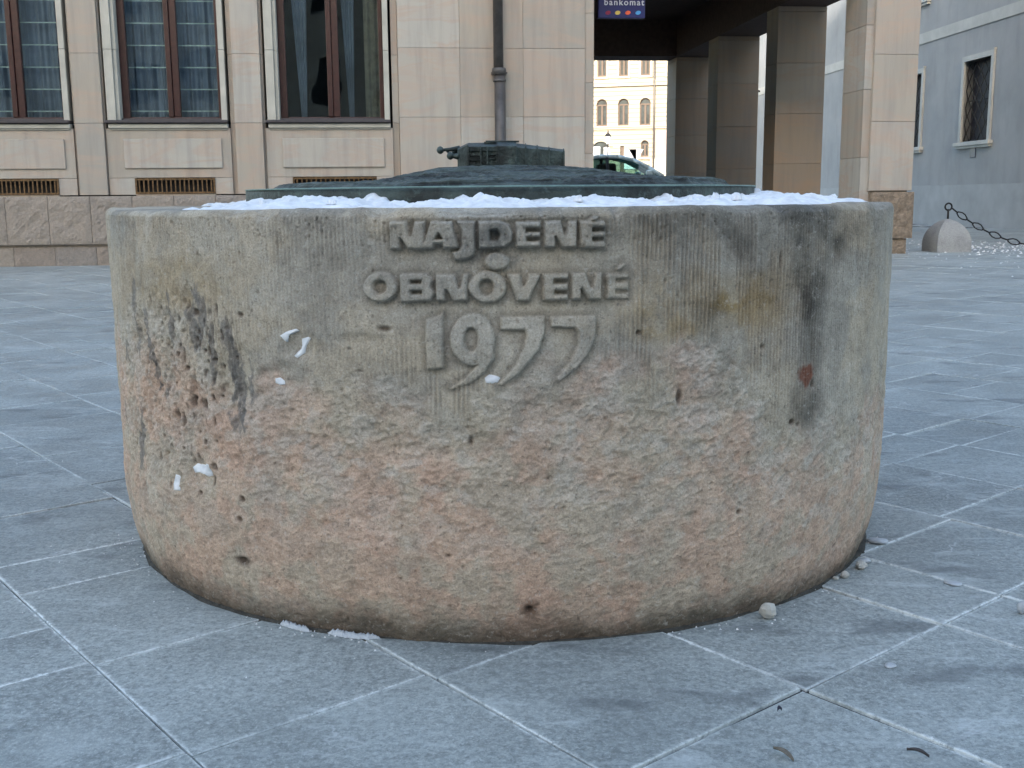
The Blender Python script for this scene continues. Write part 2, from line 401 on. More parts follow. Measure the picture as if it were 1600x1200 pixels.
lv2 = [0.62, pz(240, 920), pz(129, 920), pz(20, 920)]; lv2 += [lv2[-1] + (lv2[-1]-lv2[-2])*i for i in range(1, 8)]
stack(wall, js[-1]+.002, u_corner, FN+.02, FN+.5, lv2, BT)
wall.build('wall', M['ashlar'], OB, OF, bevel=.003)
# raised panels under the windows
for a, b in win:
    p = MB(); c_ = .12
    p.box(a+.02, b-.015, FN+.008, FN+.033, pz(262), pz(216), .2 + .5*random.random())
    p.build('raised_panel', M['ashlar'], OB, OF, bevel=.008)
# base courses, rough faced
def rough_block(mb, u0, u1, n0, z0, z1, tone, amp=.018, res=.035):
    nx = max(2, int((u1-u0)/res)); nz = max(2, int((z1-z0)/res)); vs = []
    X = np.linspace(u0, u1, nx+1); Z = np.linspace(z0, z1, nz+1); XX, ZZ = np.meshgrid(X, Z)
    ed_ = np.minimum(np.minimum(XX-u0, u1-XX), np.minimum(ZZ-z0, z1-ZZ)); e = sstep(0, .05, ed_)
    H = n0 - e*amp*(.6 + 1.1*fbm(XX*7+tone*40, ZZ*7, XX*0+tone*9, 4, .6))
    vs = np.stack([XX, H, ZZ], -1).reshape(-1, 3)
    mb.add(vs.tolist(), [(r*(nx+1)+q, r*(nx+1)+q+1, (r+1)*(nx+1)+q+1, (r+1)*(nx+1)+q) for r in range(nz) for q in range(nx)], tone, False)
    mb.add([(u0,n0,z1),(u1,n0,z1),(u1,n0+.3,z1),(u0,n0+.3,z1),(u0,n0,z0),(u1,n0,z0),(u1,n0+.3,z0),(u0,n0+.3,z0)],
           [(0,1,2,3),(4,7,6,5),(0,3,7,4),(1,5,6,2)], tone)
bs = MB(); z_l = pz(385, 80); z_r0, z_r1 = pz(382, 80), z_base - .012
u = pu(12, 345) - 8*.507
while u < u_corner - .02:
    u1 = min(u+.507, u_corner+.02); rough_block(bs, u+.003, u1-.003, FN-.06, z_r0, z_r1, random.random()); u += .507
u = pu(22, 398) - 8*.5
while u < u_corner - .02:
    u1 = min(u+.5, u_corner); rough_block(bs, u+.003, u1-.003, FN-.015, -.02, z_l-.012, random.random(), .012); u += .5
bs.box(pu(12, 345)-8*.5, u_corner, FN-.005, FN+.28, -.02, z_base-.02, .4)
bs.build('rough_base', M['rough'], OB, OF)
# vents
def make_vent(a, b):
    v0, v1 = a+.13, b-.12; z0, z1 = pz(303)+.012, pz(277)-.004; r = empty('vent_grille', (0,0,0)); r.parent = OB
    m = MB(); fw = .022
    m.box(v0, v1, FN+.02, FN+.05, z0, z0+fw); m.box(v0, v1, FN+.02, FN+.05, z1-fw, z1)
    m.box(v0, v0+fw, FN+.021, FN+.05, z0+fw, z1-fw); m.box(v1-fw, v1, FN+.021, FN+.05, z0+fw, z1-fw)
    nb = 17
    for i in range(nb):
        x = v0+fw + (v1-v0-2*fw)*(i+.5)/nb; m.box(x-.008, x+.008, FN+.028, FN+.045, z0+fw, z1-fw)
    o = m.build('vent_grille', M['brass'], OB, OF)
    bpy.data.objects.remove(r)
    m = MB(); m.box(v0, v1, FN+.12, FN+.14, z0-.02, z1+.02); m.build('vent_backing', M['dark'], o)
    o.children[0].location = (0, -FN, 0)
for a, b in win: make_vent(a, b)
# windows
def make_window(a, b, kind):
    c0 = a-.16; c1 = b+.075; mid = (a+b)/2 + .02
    m = MB()                                            # stone surround
    zs = [z_sill, z_sill+1.05*pit, z_sill+2.1*pit, z_top]
    for z0, z1 in zip(zs[:-1], zs[1:]):
        m.box(c0+.01, a-.045, FN+.02, FN+.34, z0+.0015, z1-.0015); m.box(a-.0435, a-.002, FN+.06, FN+.34, z0+.0015, z1-.0015)
        m.box(b+.002, c1-.005, FN+.02, FN+.34, z0+.0015, z1-.0015)
    m.box(c0, c1, FN+.02, FN+.34, z_top+.002, z_top+.17)
    w_ = m.build('window', M['surround'], OB, OF, bevel=.004)
    def sub(mb, name, mat, **k):
        o = mb.build(name, mat, w_, (0, FN, 0), **k); return o
    m = MB(); fz = pz(181); n0, n1 = FN+.20, FN+.27
    m.box(a, a+.09, n0, n1, z_sill+.02, z_top); m.box(b-.055, b, n0, n1, z_sill+.02, z_top)
    m.box(mid-.075, mid-.012, n0-.015, n1, fz, z_top); m.box(mid+.012-.02, mid+.075, n0, n1, fz, z_top)
    m.box(a+.09, b-.055, n0, n1, z_sill+.02, fz)
    m.box(a+.09, b-.055, n0, n1, z_top-.08, z_top)
    sub(m, 'frame', M['wood'], bevel=.008)
    m = MB(); m.box(a+.085, b-.05, FN+.235, FN+.240, fz, z_top-.07); sub(m, 'pane', M['glass'])
    m = MB(); m.box(c0-.01, c1+.0, FN-.055, FN+.195, pz(192), pz(187.5)); m.box(a-.02, b+.01, FN+.13, FN+.199, pz(187)+.003, pz(183.5))
    sub(m, 'sill', M['sill'], bevel=.006)
    m = MB(); m.box(c0+.02, c1, FN-.01, FN+.12, pz(200), pz(193)); m.box(c0+.035, c1-.01, FN+.012, FN+.12, pz(202.5), pz(200.4))
    sub(m, 'sill_moulding', M['surround'], bevel=.01)
    if kind == 'net':
        xs = np.linspace(a, b, 160); m = MB(); vs = []
        for z in (z_sill, z_top):
            for x in xs: vs.append((x, FN+.50 + .03*math.sin(x*38)+.015*math.sin(x*93+1), z))
        m.add(vs, [(i, i+1, 160+i+1, 160+i) for i in range(159)], smooth=True); sub(m, 'net_curtain', M['net'])
        m = MB(); z = z_sill + .16
        while z < z_top: m.box(a, b, FN+.40, FN+.412, z, z+.013); z += .268
        sub(m, 'blind_rails', M['slat'])
    else:
        m = MB(); xs = np.linspace(b-.24, b-.03, 60); vs = []
        for z in (z_sill, z_top):
            for x in xs: vs.append((x, FN+.42 + .02*math.sin(x*70), z))
        m.add(vs, [(i, i+1, 61+i-1+0, 60+i) if False else (i, i+1, 60+i+1, 60+i) for i in range(59)], smooth=True); sub(m, 'drape', M['drape'])
        m = MB()
        for (x0, x1, zt) in ((mid+.06, mid+.30, 2.7), (a+.10, mid-.30, 2.75)):
            # a tied back net curtain, gathered to a point at the sill
            vs = []; K = 26
            for q in range(K+1):
                s_ = q/K; vs.append((x0+(x1-x0)*s_, FN+.55+.03*math.sin(s_*26), z_top)); 
            for q in range(K+1):
                s_ = q/K; vs.append((x0+(x1-x0)*(.62+.25*(s_-.5)), FN+.55+.02*math.sin(s_*26), z_sill+.05))
            m.add(vs, [(i, i+1, K+2+i, K+1+i) for i in range(K)], smooth=True)
        sub(m, 'net_curtain', M['net'])
for i, (a, b) in enumerate(win): make_window(a, b, 'drape' if i == 3 else 'net')
# dark room behind, floor and roof
m = MB()
m.box(UL, u_corner-.01, FN+3.2, FN+3.3, 0, BT); m.box(UL, UL+.1, FN+.52, FN+3.2, 0, BT); m.box(UL, u_corner-.01, FN+.52, FN+3.2, z_top+.4, z_top+.5)
m.box(UL, u_corner-.01, FN+.52, FN+3.2, .6, .7)
m.build('interior', M['dark'], OB, OF)
# passage: pillars, beams, ceiling, far wall
U_IN = pu(1350, 190); PW = .81
p1u0, p1f, p1u1 = U_IN, pu(1362, 190), pu(1430, 190)
def pillar(parts, base, mat=M['ashlar_warm']):
    m = MB()
    for (a, b, c_, d, lv_) in parts: stack(m, a, b, c_, d, lv_, 3.78)
    o = m.build('pillar', mat, OB, OF, bevel=.005)
    if base:
        m = MB()
        for (u0, u1, n0, n1, z0, z1) in base:
            rough_block(m, u0, u1, n0, z0, z1, .2, .015); m.box(u0+.002, u1-.002, n0+.003, n1, z0, z1-.002, .2)
        m.build('pillar_base', M['rough_warm'], o, (0, FN, 0))
    return o
t = NT('warm rough base stone', .9); o = t.obj()
c = t.mix(t.ramp(t.noise(o, 14, 6, .7), [(.35, 0.), (.7, 1.)]), (.19,.145,.105), (.37,.285,.21))
M['rough_warm'] = t.out(c, t.bump(t.noise(o, 16, 6, .7), .06))
def zz(py, px=1400): return on_plane(px, py, FN)[1]
la = [zz(298), zz(190), zz(85)]; la += [la[-1]+(la[1]-la[0])*i for i in range(1, 5)]
lb = [zz(298)-.3, zz(246, 1340), zz(139, 1340), zz(38, 1340)]; lb += [lb[-1]+.85*i for i in range(1, 4)]
pillar([(p1f, p1u1, FN, FN+.30, la), (p1u0, p1u1-.04, FN+.05, FN+.75, lb)],
       [(p1f+.02, p1u1+.01, FN-.06, FN+.5, zz(372), zz(300)), (p1f, p1u1-.05, FN-.02, FN+.5, -.02, zz(372)-.006)], M['ashlar'])
for n0, n1 in ((17.65, 18.2), (20.95, 21.6), (24.1, 24.9)):
    zl = [0.0, .5]; zq = on_plane(1250, 245, n0)[1]; 
    while zl[-1] < 3.8: zl.append(zl[-1] + .80)
    pillar([(U_IN, U_IN+PW, n0, n1, zl)], None)
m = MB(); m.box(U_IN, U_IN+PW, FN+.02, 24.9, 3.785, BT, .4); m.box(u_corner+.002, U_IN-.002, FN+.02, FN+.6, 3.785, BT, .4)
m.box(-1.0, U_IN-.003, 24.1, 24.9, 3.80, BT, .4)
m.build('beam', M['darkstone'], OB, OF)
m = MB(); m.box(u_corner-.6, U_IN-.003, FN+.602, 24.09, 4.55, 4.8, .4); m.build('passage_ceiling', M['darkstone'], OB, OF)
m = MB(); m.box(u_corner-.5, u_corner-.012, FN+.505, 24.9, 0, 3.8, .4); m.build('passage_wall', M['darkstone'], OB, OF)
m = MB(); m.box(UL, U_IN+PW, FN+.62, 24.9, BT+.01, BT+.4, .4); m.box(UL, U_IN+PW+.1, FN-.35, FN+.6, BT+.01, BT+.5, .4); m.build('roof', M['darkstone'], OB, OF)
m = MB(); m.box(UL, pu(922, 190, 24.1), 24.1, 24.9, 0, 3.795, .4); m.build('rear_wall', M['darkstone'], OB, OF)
# downpipe
DP = MB(); du, dn = pu(780, 190), FN-.10
def pipe_obj():
    zc_ = pz(118, 780); m = MB()
    m.tube([(du-.012, dn, zc_), (du-.012, dn, BT)], .062, 20); m.tube([(du+.004, dn, 0.0), (du+.004, dn, zc_)], .070, 20)
    o = m.build('downpipe', M['pipe'], OB, OF)
    m = MB(); zt = pz(108, 780); zb = pz(128, 780)
    m.lathe([(.068, zc_-.005), (.082, zc_-.003), (.092, zt-.03), (.086, zt), (.066, zt+.004)], (du-.006, dn, 0), 20)
    m.lathe([(.074, zb-.01), (.078, zb-.01), (.084, zb), (.084, zb+.02), (.074, zb+.02)], (du, dn, 0), 20)
    m.box(du-.105, du+.10, dn-.01, dn+.01, zc_+.012, zc_+.03); m.box(du-.10, du-.08, dn, FN+.01, zc_+.012, zc_+.03); m.box(du+.08, du+.10, dn, FN+.01, zc_+.012, zc_+.03)
    m.build('pipe_collar', M['pipe'], o, (0, FN, 0))
pipe_obj()

# bankomat sign, hung in the mouth of the passage
sn = FN + .75
su0, su1 = pu(935, 15, sn), pu(1008, 15, sn); sz0 = on_plane(970, 28, sn)[1]; sz1 = sz0 + .46
SG = empty('hanging_sign', U*((su0+su1)/2) + N*sn + Vector((0, 0, sz0)), YAW, 'dark blue bankomat sign with four coloured dots hanging in the passage mouth', 'sign')
so_ = ((su0+su1)/2, sn, sz0)
m = MB(); m.box(su0, su1, sn, sn+.10, sz0, sz1); m.build('sign_box', m_plain('sign blue', (.010, .014, .12), .35, var=.1), SG, so_, bevel=.006)
m = MB()
for x in (su0+.1, su1-.1): m.box(x-.01, x+.01, sn+.04, sn+.06, sz1, 4.55)
m.build('hanger', M['iron'], SG, so_)
def text_mesh(body, size, mat, name, parent, loc, ext=.004, bold=.0):
    cu = bpy.data.curves.new('txt', 'FONT'); cu.body = body; cu.size = size; cu.extrude = ext; cu.align_x = 'CENTER'; cu.offset = bold; cu.space_character = 1.25
    tmp = bpy.data.objects.new('txt', cu); C.objects.link(tmp); bpy.context.view_layer.update()
    me = bpy.data.meshes.new_from_object(tmp.evaluated_get(bpy.context.evaluated_depsgraph_get())); bpy.data.objects.remove(tmp)
    me.materials.clear(); me.materials.append(mat); o = bpy.data.objects.new(name, me); C.objects.link(o); o.parent = parent
    o.location = loc; o.rotation_euler = (PI/2, 0, 0); return o
M['white'] = m_plain('white lettering', (.62, .66, .75), .5, var=.05)
text_mesh('bankomat', .112, M['white'], 'lettering', SG, (.03, -.003, on_plane(970, 8, sn)[1]-sz0), .003, .0015)
for px_, col in ((950, (.25,.01,.06)), (965, (.60,.45,.10)), (981, (.75,.12,.05)), (997, (.08,.35,.75))):
    du_, dz_ = on_plane(px_, 20, sn); m = MB(); K = 18
    m.prism([(.036*math.cos(2*PI*q/K)+.006*math.sin(2*PI*q/K), .026*math.sin(2*PI*q/K)) for q in range(K)], 'y', -.008, -.001)
    m.build('coloured_dot', m_plain('dot paint', col, .5, var=.1), SG, loc=(du_-so_[0], 0, dz_-sz0))

# ------------------------------------------------------------------ grey building along the lane
GD = Vector((-.0695, .9976, 0)).normalized(); GX = Vector((GD.y, -GD.x, 0)); G0 = Vector((11.0, 26.5, 0)); GR = math.atan2(GX.y, GX.x)
def on_grey(px, py):
    a, b = ray(px, py); D = G0.dot(GX) / (a*GX.x + GX.y); return Vector((a*D, D, 0)).dot(GD) - G0.dot(GD), EYE + b*D
GB = empty('grey_building', G0, GR, 'grey roughcast building with grilled windows and pale bands, right of the passage', 'building')
gw = {}
t1a, zt_ = on_grey(1510, 97); t1b = on_grey(1552, 90)[0]; zb_ = on_grey(1530, 219)[1]; t2b = on_grey(1441, 150)[0]
ww = t1a - t1b; bz0 = on_grey(1438, 70)[1]; bz1 = on_grey(1438, 54)[1]; base_z = on_grey(1515, 288)[1]
up = on_grey(1445, 8)[1] - zb_ + .15
wins = [(t1b, zb_), (t2b, zb_), (t2b + (t2b-t1b), zb_), (t1b-(t2b-t1b), zb_)]
wins += [(a, b+up) for a, b in wins]
wh_ = zt_ - zb_
def tess_wall(outer, holes, axis, c0, c1, mb, tone=.5):
    polys = [[Vector((*p, 0)) for p in outer]] + [[Vector((*p, 0)) for p in h] for h in holes]
    tris = tessellate_polygon(polys); flat = [p for pl in polys for p in pl]
    P = (lambda p, c: (c, p[0], p[1])) if axis == 'x' else (lambda p, c: (p[0], c, p[1]))
    mb.add([P(p, c0) for p in flat], tris, tone)
    k = 0
    for pl in polys:
        n = len(pl); vs = [P(p, c0) for p in pl] + [P(p, c1) for p in pl]
        mb.add(vs, [(i, (i+1) % n, n+(i+1) % n, n+i) for i in range(n)], tone)
m = MB(); T0, T1, GH = -14, 27, 13
tess_wall([(T0, base_z), (T1, base_z), (T1, GH), (T0, GH)], [[(a, b), (a+ww, b), (a+ww, b+wh_), (a, b+wh_)] for a, b in wins], 'x', 0, .35, m)
m.box(.36, .5, T0, T1, 0, GH)
m.box(.5, 8, T0, T0+.3, 0, GH); m.box(.5, 8, T1-.3, T1, 0, GH); m.box(0, 8, T0, T1, GH+.003, GH+.4)
m.build('wall', M['grey_render'], GB)
m = MB(); m.box(-.03, .35, T0, T1, -.02, base_z-.002); m.build('plaster_base', m_plain('grey plaster base', (.37,.38,.385), .9, var=.12, sc=2), GB)
m = MB(); m.box(-.025, .01, T0, T1, bz0, bz1); m.build('string_band', M['pale_plaster'], GB)
# window surround + grille, one prototype copied
def grey_window():
    m = MB(); f_ = .12
    m.box(-.05, .2, -f_, 0, -.02, wh_+f_); m.box(-.05, .2, ww, ww+f_, -.02, wh_+f_); m.box(-.05, .2, 0, ww, wh_, wh_+f_)
    m.box(-.065, .2, -f_-.03, -f_, wh_+f_+.002, wh_+f_+.04); 
    o = m.build('window', M['pale_plaster'], GB)
    m = MB(); m.box(-.12, .2, -f_-.10, ww+f_+.10, -.11, -.022); m.box(-.08, .2, -f_-.06, ww+f_+.06, -.17, -.112); m.build('sill', M['pale_plaster'], o, bevel=.01)
    m = MB(); m.box(.20, .22, 0, ww, 0, wh_); m.build('pane', m_plain('dark pane', (.012, .010, .018), .6), o)
    m = MB(); k = 7; pitch = ww/k
    for i in range(k+1):
        pts = []; z = 0; s_ = 1 if i % 2 == 0 else -1; j = 0
        while z <= wh_: pts.append((.05, min(ww, max(0, i*pitch + (s_*pitch*.42 if j % 2 else -s_*pitch*.42))), z)); z += .20; j += 1
        m.tube(pts, .014, 5)
    for z in (.02, wh_*.5, wh_-.02): m.tube([(.06, 0, z), (.06, ww, z)], .012, 5)
    m.build('grille', M['iron'], o)
    return o
gw0 = grey_window()
for i, (a, b) in enumerate(wins):
    o = gw0 if i == 0 else copy_tree(gw0, GB)
    o.location = (0, a, b)
pt_, pz_ = on_grey(1521, 237)
m = MB(); m.box(-.02, 0, -.13, .13, -.14, .14); hp = m.build('number_plate', m_plain('blue enamel', (.03, .045, .11), .3, var=.1), None, bevel=.01)
hp.location = G0 + GD*pt_ + GX*(-.001) + Vector((0, 0, pz_)); hp.rotation_euler = (0, 0, GR); tag(hp, 'small dark blue plate on the grey wall below the right grilled window', 'plate')
# wall lantern seen in the slit between two pillars
lt, lz = on_grey(1189, 118)
WL = empty('wall_lantern', G0 + GD*lt + Vector((0, 0, lz)), GR, 'black wall lantern glimpsed in the slit between passage pillars', 'lantern')
m = MB(); m.tube([(0, 0, -.6), (-.25, 0, -.55), (-.5, 0, -.3), (-.5, 0, -.1)], .035, 8); m.build('bracket', M['iron'], WL)
m = MB(); m.lathe([(.08, -.1), (.16, .3), (.24, .32), (.16, .48), (.05, .6), (.03, .72)], (-.5, 0, 0), 6, smooth=False); m.build('lantern_head', M['iron'], WL)

# ------------------------------------------------------------------ stone bollard with chain
bx, by = on_ground(1478, 393)
BO = empty('stone_bollard', (bx, by, 0), math.radians(4), 'low grey stone bollard with domed four sided top and iron ring', 'bollard')
def dome_block():
    m = MB(); hw = .24; H = .45; K = 14; vs = []; G_ = 8
    rings = []
    for i in range(K+1):
        t_ = i/K; z = .14*t_*2 if False else H*t_; r = hw*(1-max(0, (t_-.25)/.75)**2.0)**.60 if t_ < 1 else .012
        rings.append((max(r, .012), z))
    for r, z in rings:
        for s_ in range(4):
            for q in range(G_):
                e = q/G_*2-1; p = [(e, -1), (1, e), (-e, 1), (-1, -e)][s_]; vs.append((p[0]*r, p[1]*r, z))
    n = 4*G_
    fs = [(i*n+j, i*n+(j+1) % n, (i+1)*n+(j+1) % n, (i+1)*n+j) for i in range(K) for j in range(n)]
    m.add(vs, fs, .5, False); m.f.append(list(range(K*n, K*n+n))); m.t.append(.5); m.sm.append(False)
    return m
t = NT('bollard granite', .85); o = t.obj(); c = t.mix(t.ramp(t.noise(o, 60, 5, .8), [(.35, 0.), (.65, 1.)]), (.30,.30,.295), (.42,.42,.41)); c = t.mix(t.ramp(t.noise(o, 5, 4), [(.5, 0.), (.8, .5)]), c, (.16,.16,.17))
M['granite'] = t.out(c, t.bump(t.noise(o, 70, 4, .7), .02))
dome_block().build('stone_block', M['granite'], BO)
m = MB(); m.tube([(0,0,.42), (0,0,.585)], .014, 8); m.lathe([(.04, .405), (.035, .425), (.016, .43)], k=10); m.build('rod', M['iron'], BO)
m = MB(); m.tube([(.048*math.cos(a_), 0, .615+.048*math.sin(a_)) for a_ in [2*PI*q/16 for q in range(16)]], .012, 8, closed=True); m.build('ring', M['iron'], BO)
ch0 = Vector((bx+.04, by-.01, .60))
ex, ey = on_ground(1700, 400); ch1 = Vector((bx+2.35, by-.8, .60))
b2 = copy_tree(BO); b2.location = (ch1.x+.04, ch1.y, 0); b2['label'] = 'grey stone bollard at the far end of the iron chain'
CH = empty('iron_chain', ch0, 0, 'black iron chain of diamond and bar links sagging from the stone bollard', 'chain')
L0 = (ch1-ch0).length; pts = []
for i in range(400):
    s_ = i/399; p = ch0.lerp(ch1, s_); p.z -= .52*(1-(2*s_-1)**2); pts.append(p)
cum = [0]
for a, b in zip(pts[:-1], pts[1:]): cum.append(cum[-1] + (b-a).length)
def pos(s_):
    s_ = max(0, min(cum[-1], s_)); i = int(np.searchsorted(cum, s_)); i = max(1, min(i, 399)); f_ = (s_-cum[i-1])/(cum[i]-cum[i-1]); return pts[i-1].lerp(pts[i], f_)
s_ = 0; i = 0
while s_ < cum[-1]-.05:
    ln = .155 if i % 2 else .10
    a, b = pos(s_), pos(s_+ln); d = (b-a); l_ = d.length; m = MB()
    if i % 2 == 0:
        m.tube([(-.012,0,0),(l_+.012,0,0)], .011, 6); nm = 'bar_link'
    else:
        m.tube([(0,0,.012),(l_*.35,0,.036),(l_*.65,0,.036),(l_,0,.012),(l_,0,-.012),(l_*.65,0,-.036),(l_*.35,0,-.036),(0,0,-.012)], .009, 6, closed=True); nm = 'diamond_link'
    o = m.build(nm, M['iron'], CH); o.location = a - ch0; o.rotation_euler = d.to_track_quat('X', 'Z').to_euler()
    s_ += ln; i += 1

# ------------------------------------------------------------------ far cream building, lit by the sun
CA = math.radians(-14); CX = Vector((math.cos(CA), math.sin(CA), 0)); CN = Vector((-CX.y, CX.x, 0))
a_, b_ = ray(985, 200); C0 = Vector((a_*110, 110, 0))
def on_cream(px, py):
    a, b = ray(px, py); D = C0.dot(CN) / (a*CN.x + CN.y); return Vector((a*D, D, 0)).dot(CX) - C0.dot(CX), EYE + b*D
CB = empty('cream_building', C0, CA, 'sunlit cream building with arched windows seen through the passage', 'building')
M['cream'] = None
t = NT('cream rusticated render', .85); o = t.obj(); sx = t.n('SeparateXYZ'); t.set(sx.inputs[0], o)
fr = t.math('FRACT', t.math('MULTIPLY', sx.outputs[2], 1/.42)); gro = t.ramp(fr, [(0, 1.), (.10, 1.), (.14, 0.)])
c = t.mix(t.math('MULTIPLY', gro, .5), (.250,.235,.200), (.12,.11,.09)); c = t.mix(t.math('MULTIPLY', t.noise(o, .5, 5), .3), c, (.27,.245,.20))
M['cream'] = t.out(c, t.bump(t.math('SUBTRACT', 1., gro), .05))
M['trim'] = m_plain('cream trim', (.29, .265, .225), .8, var=.08, sc=1)
M['pink'] = m_plain('pink grey plinth', (.26,.20,.19), .85, var=.12, sc=1)
M['frame_br'] = m_plain('brown far frames', (.045, .026, .018), .6)
M['farglass'] = m_plain('far glass', (.018, .026, .032), .3, var=.6, sc=1.2); M['farglass'].node_tree.nodes['Principled BSDF'].inputs['Specular IOR Level'].default_value = .08
def arch(x0, x1, z0, z1):
    r = (x1-x0)/2; pts = [(x0, z0), (x1, z0)]
    for q in range(13): a_ = PI*q/12; pts.append(((x0+x1)/2 + r*math.cos(a_), z1-r + r*math.sin(a_)))
    return pts
def rect(x0, x1, z0, z1): return [(x0, z0), (x1, z0), (x1, z1), (x0, z1)]
cx1, cz1 = on_cream(1008, 196); cw = on_cream(1017, 175)[0]-on_cream(1000, 175)[0]; cxm = on_cream(1008, 175)[0]; pitch = cxm - on_cream(974, 175)[0]
mz0, mz1 = on_cream(1000, 196)[1], on_cream(1000, 153)[1]
uz0, uz1 = on_cream(1000, 118)[1], on_cream(1000, 118)[1] + 2.9
gz0, gz1 = on_cream(1007, 245)[1], on_cream(1007, 219)[1]
hol = []; kinds = []
for i in range(-8, 5):
    xc = cxm + i*pitch + (pitch*.22 if i > 0 else 0)
    hol.append(arch(xc-cw/2, xc+cw/2, mz0, mz1)); kinds.append(('arch', xc-cw/2, xc+cw/2, mz0, mz1))
    hol.append(rect(xc-cw/2+.1, xc+cw/2-.1, uz0, uz1)); kinds.append(('rect', xc-cw/2+.1, xc+cw/2-.1, uz0, uz1))
    if i != -2 and i != -1:
        hol.append(arch(xc-cw*.36, xc+cw*.36, gz0, gz1)); kinds.append(('arch', xc-cw*.36, xc+cw*.36, gz0, gz1))
dx0, dx1 = on_cream(924, 240)[0], on_cream(953, 240)[0]; dz1 = on_cream(940, 221)[1]
hol.append(arch(dx0, dx1, 1.3, dz1)); ex0, ex1 = on_cream(969, 240)[0], on_cream(975, 240)[0]; ez1 = on_cream(972, 228)[1]
hol.append(rect(ex0, ex1, 1.3, ez1))
m = MB(); xl, xr_ = cxm-9*pitch, cxm+6*pitch
tess_wall([(xl, .5), (xr_, .5), (xr_, 19), (xl, 19)], hol, 'y', 0, .45, m)
m.box(xl, xr_, .46, 9, .5, 19)
m.build('wall', M['cream'], CB)
m = MB()
for py, h_, pr in ((131, .45, .35), (199, .32, .22)):
    z = on_cream(985, py)[1]; m.box(xl, xr_, -pr, .0, z-h_/2, z+h_/2); m.box(xl, xr_, -pr-.12, -pr-.002, z+h_/2-.14, z+h_/2)
m.box(xl, xr_, -.7, 0, 18.3, 19)
m.build('cornice', M['trim'], CB)
m = MB(); px0 = on_cream(1024, 220)[0]; m.box(px0, px0+12, -.08, 0, .9, on_cream(1030, 203)[1]); m.build('pink_plinth', M['pink'], CB)
m = MB(); m.box(on_cream(1017, 260)[0], px0+12, -.5, -.09, .9, on_cream(1030, 248)[1]); m.build('low_white_base', M['trim'], CB)
m = MB(); xp = on_cream(1023, 160)[0]; m.tube([(xp, -.48, .9), (xp, -.48, 18)], .10, 8); m.build('downpipe', M['pipe'], CB)
for (kd, x0, x1, z0, z1) in kinds:
    m = MB(); fw = .13; xm = (x0+x1)/2
    m.box(x0, x0+fw, .2, .3, z0, z1-(x1-x0)/2 if kd == 'arch' else z1); m.box(x1-fw, x1, .2, .3, z0, z1-(x1-x0)/2 if kd == 'arch' else z1)
    zt2 = z1-(x1-x0)*.62; m.box(xm-.09, xm+.09, .19, .3, z0, zt2); m.box(x0+fw, x1-fw, .195, .3, zt2, zt2+.14); m.box(x0+fw, x1-fw, .2, .3, z0, z0+.16)
    if kd == 'arch': m.tube([(p[0]*.985+xm*.015, .25, p[1]-.03) for p in arch(x0, x1, z0, z1)[2:]], .07, 5)
    o = m.build('window', M['frame_br'], CB)
    m = MB(); m.box(x0, x1, .32, .40, z0, z1); m.build('pane', M['farglass'], o)
    m = MB(); m.box(x0-.25, x1+.25, -.22, 0, z0-.22, z0-.02)
    if kd == 'rect': m.box(x0-.22, x0-.02, -.1, 0, z0, z1+.1); m.box(x1+.02, x1+.22, -.1, 0, z0, z1+.1)
    m.build('sill', M['trim'], o)
m = MB(); m.box(dx0+.2, dx1-.2, .3, .42, 1.3, dz1); m.build('door', M['farglass'], CB)
m = MB(); xq = (dx0+dx1)/2
for q in (-.9, .3): m.box(xq+q, xq+q+.8, .2, .28, on_cream(940, 246)[1], dz1-.5)
m.build('door_leaf', M['white'], CB)
m = MB(); m.box(ex0, ex1, .3, .42, 1.3, ez1); m.build('door', M['frame_br'], CB)

# street lamp and sign beyond the passage
D = 77; X, Y, Z = at(950, 203, D); gz = street_h(5, 77)
LP = empty('street_lamp', (X, Y, gz), 0, 'black street lamp with white lantern in front of the cream building', 'street lamp')
H = Z-gz; m = MB(); m.tube([(0,0,0), (0,0,.5), (0,0,.9), (0,0,H-.95)], [.13, .12, .06, .05], 10); m.tube([(-.35,0,H-1.15), (.35,0,H-1.15)], .025, 6); m.build('pole', M['iron'], LP)
m = MB(); m.lathe([(.10, H-.95), (.21, H-.45)], k=6, smooth=False); m.build('lantern_glass', m_plain('milky lantern glass', (.65,.68,.7), .3, var=.05), LP)
m = MB(); m.lathe([(.25, H-.45), (.14, H-.28), (.05, H-.2), (.02, H)], k=6, smooth=False); m.build('lantern_cap', M['iron'], LP)
D = 62; X, Y, Z = at(994, 233, D); gz = street_h(5, 62)
YS = empty('yield_sign', (X, Y, gz), 0, 'triangular road sign on a post seen from behind, beyond the parked car', 'road sign')
H = Z-gz; m = MB(); m.tube([(0,.04,0), (0,.04,H-.05)], .035, 8); m.build('post', M['iron'], YS)
m = MB(); m.prism([(-.42, H), (.42, H), (0, H-.72)], 'y', 0, .02); m.build('sign_plate', m_plain('sign back', (.25,.26,.28), .5), YS)
X, Y, Z = at(985, 233, D)
WS = empty('notice_board', (X, Y, gz), 0, 'white notice board on two posts left of the triangular sign', 'board')
H = Z-gz; m = MB(); m.tube([(-.3,.04,0), (-.3,.04,H)], .03, 6); m.tube([(.3,.04,0), (.3,.04,H)], .03, 6); m.build('post', M['iron'], WS)
m = MB(); m.box(-.34, .34, 0, .03, H-1.1, H); m.build('panel', M['white'], WS, bevel=.01)

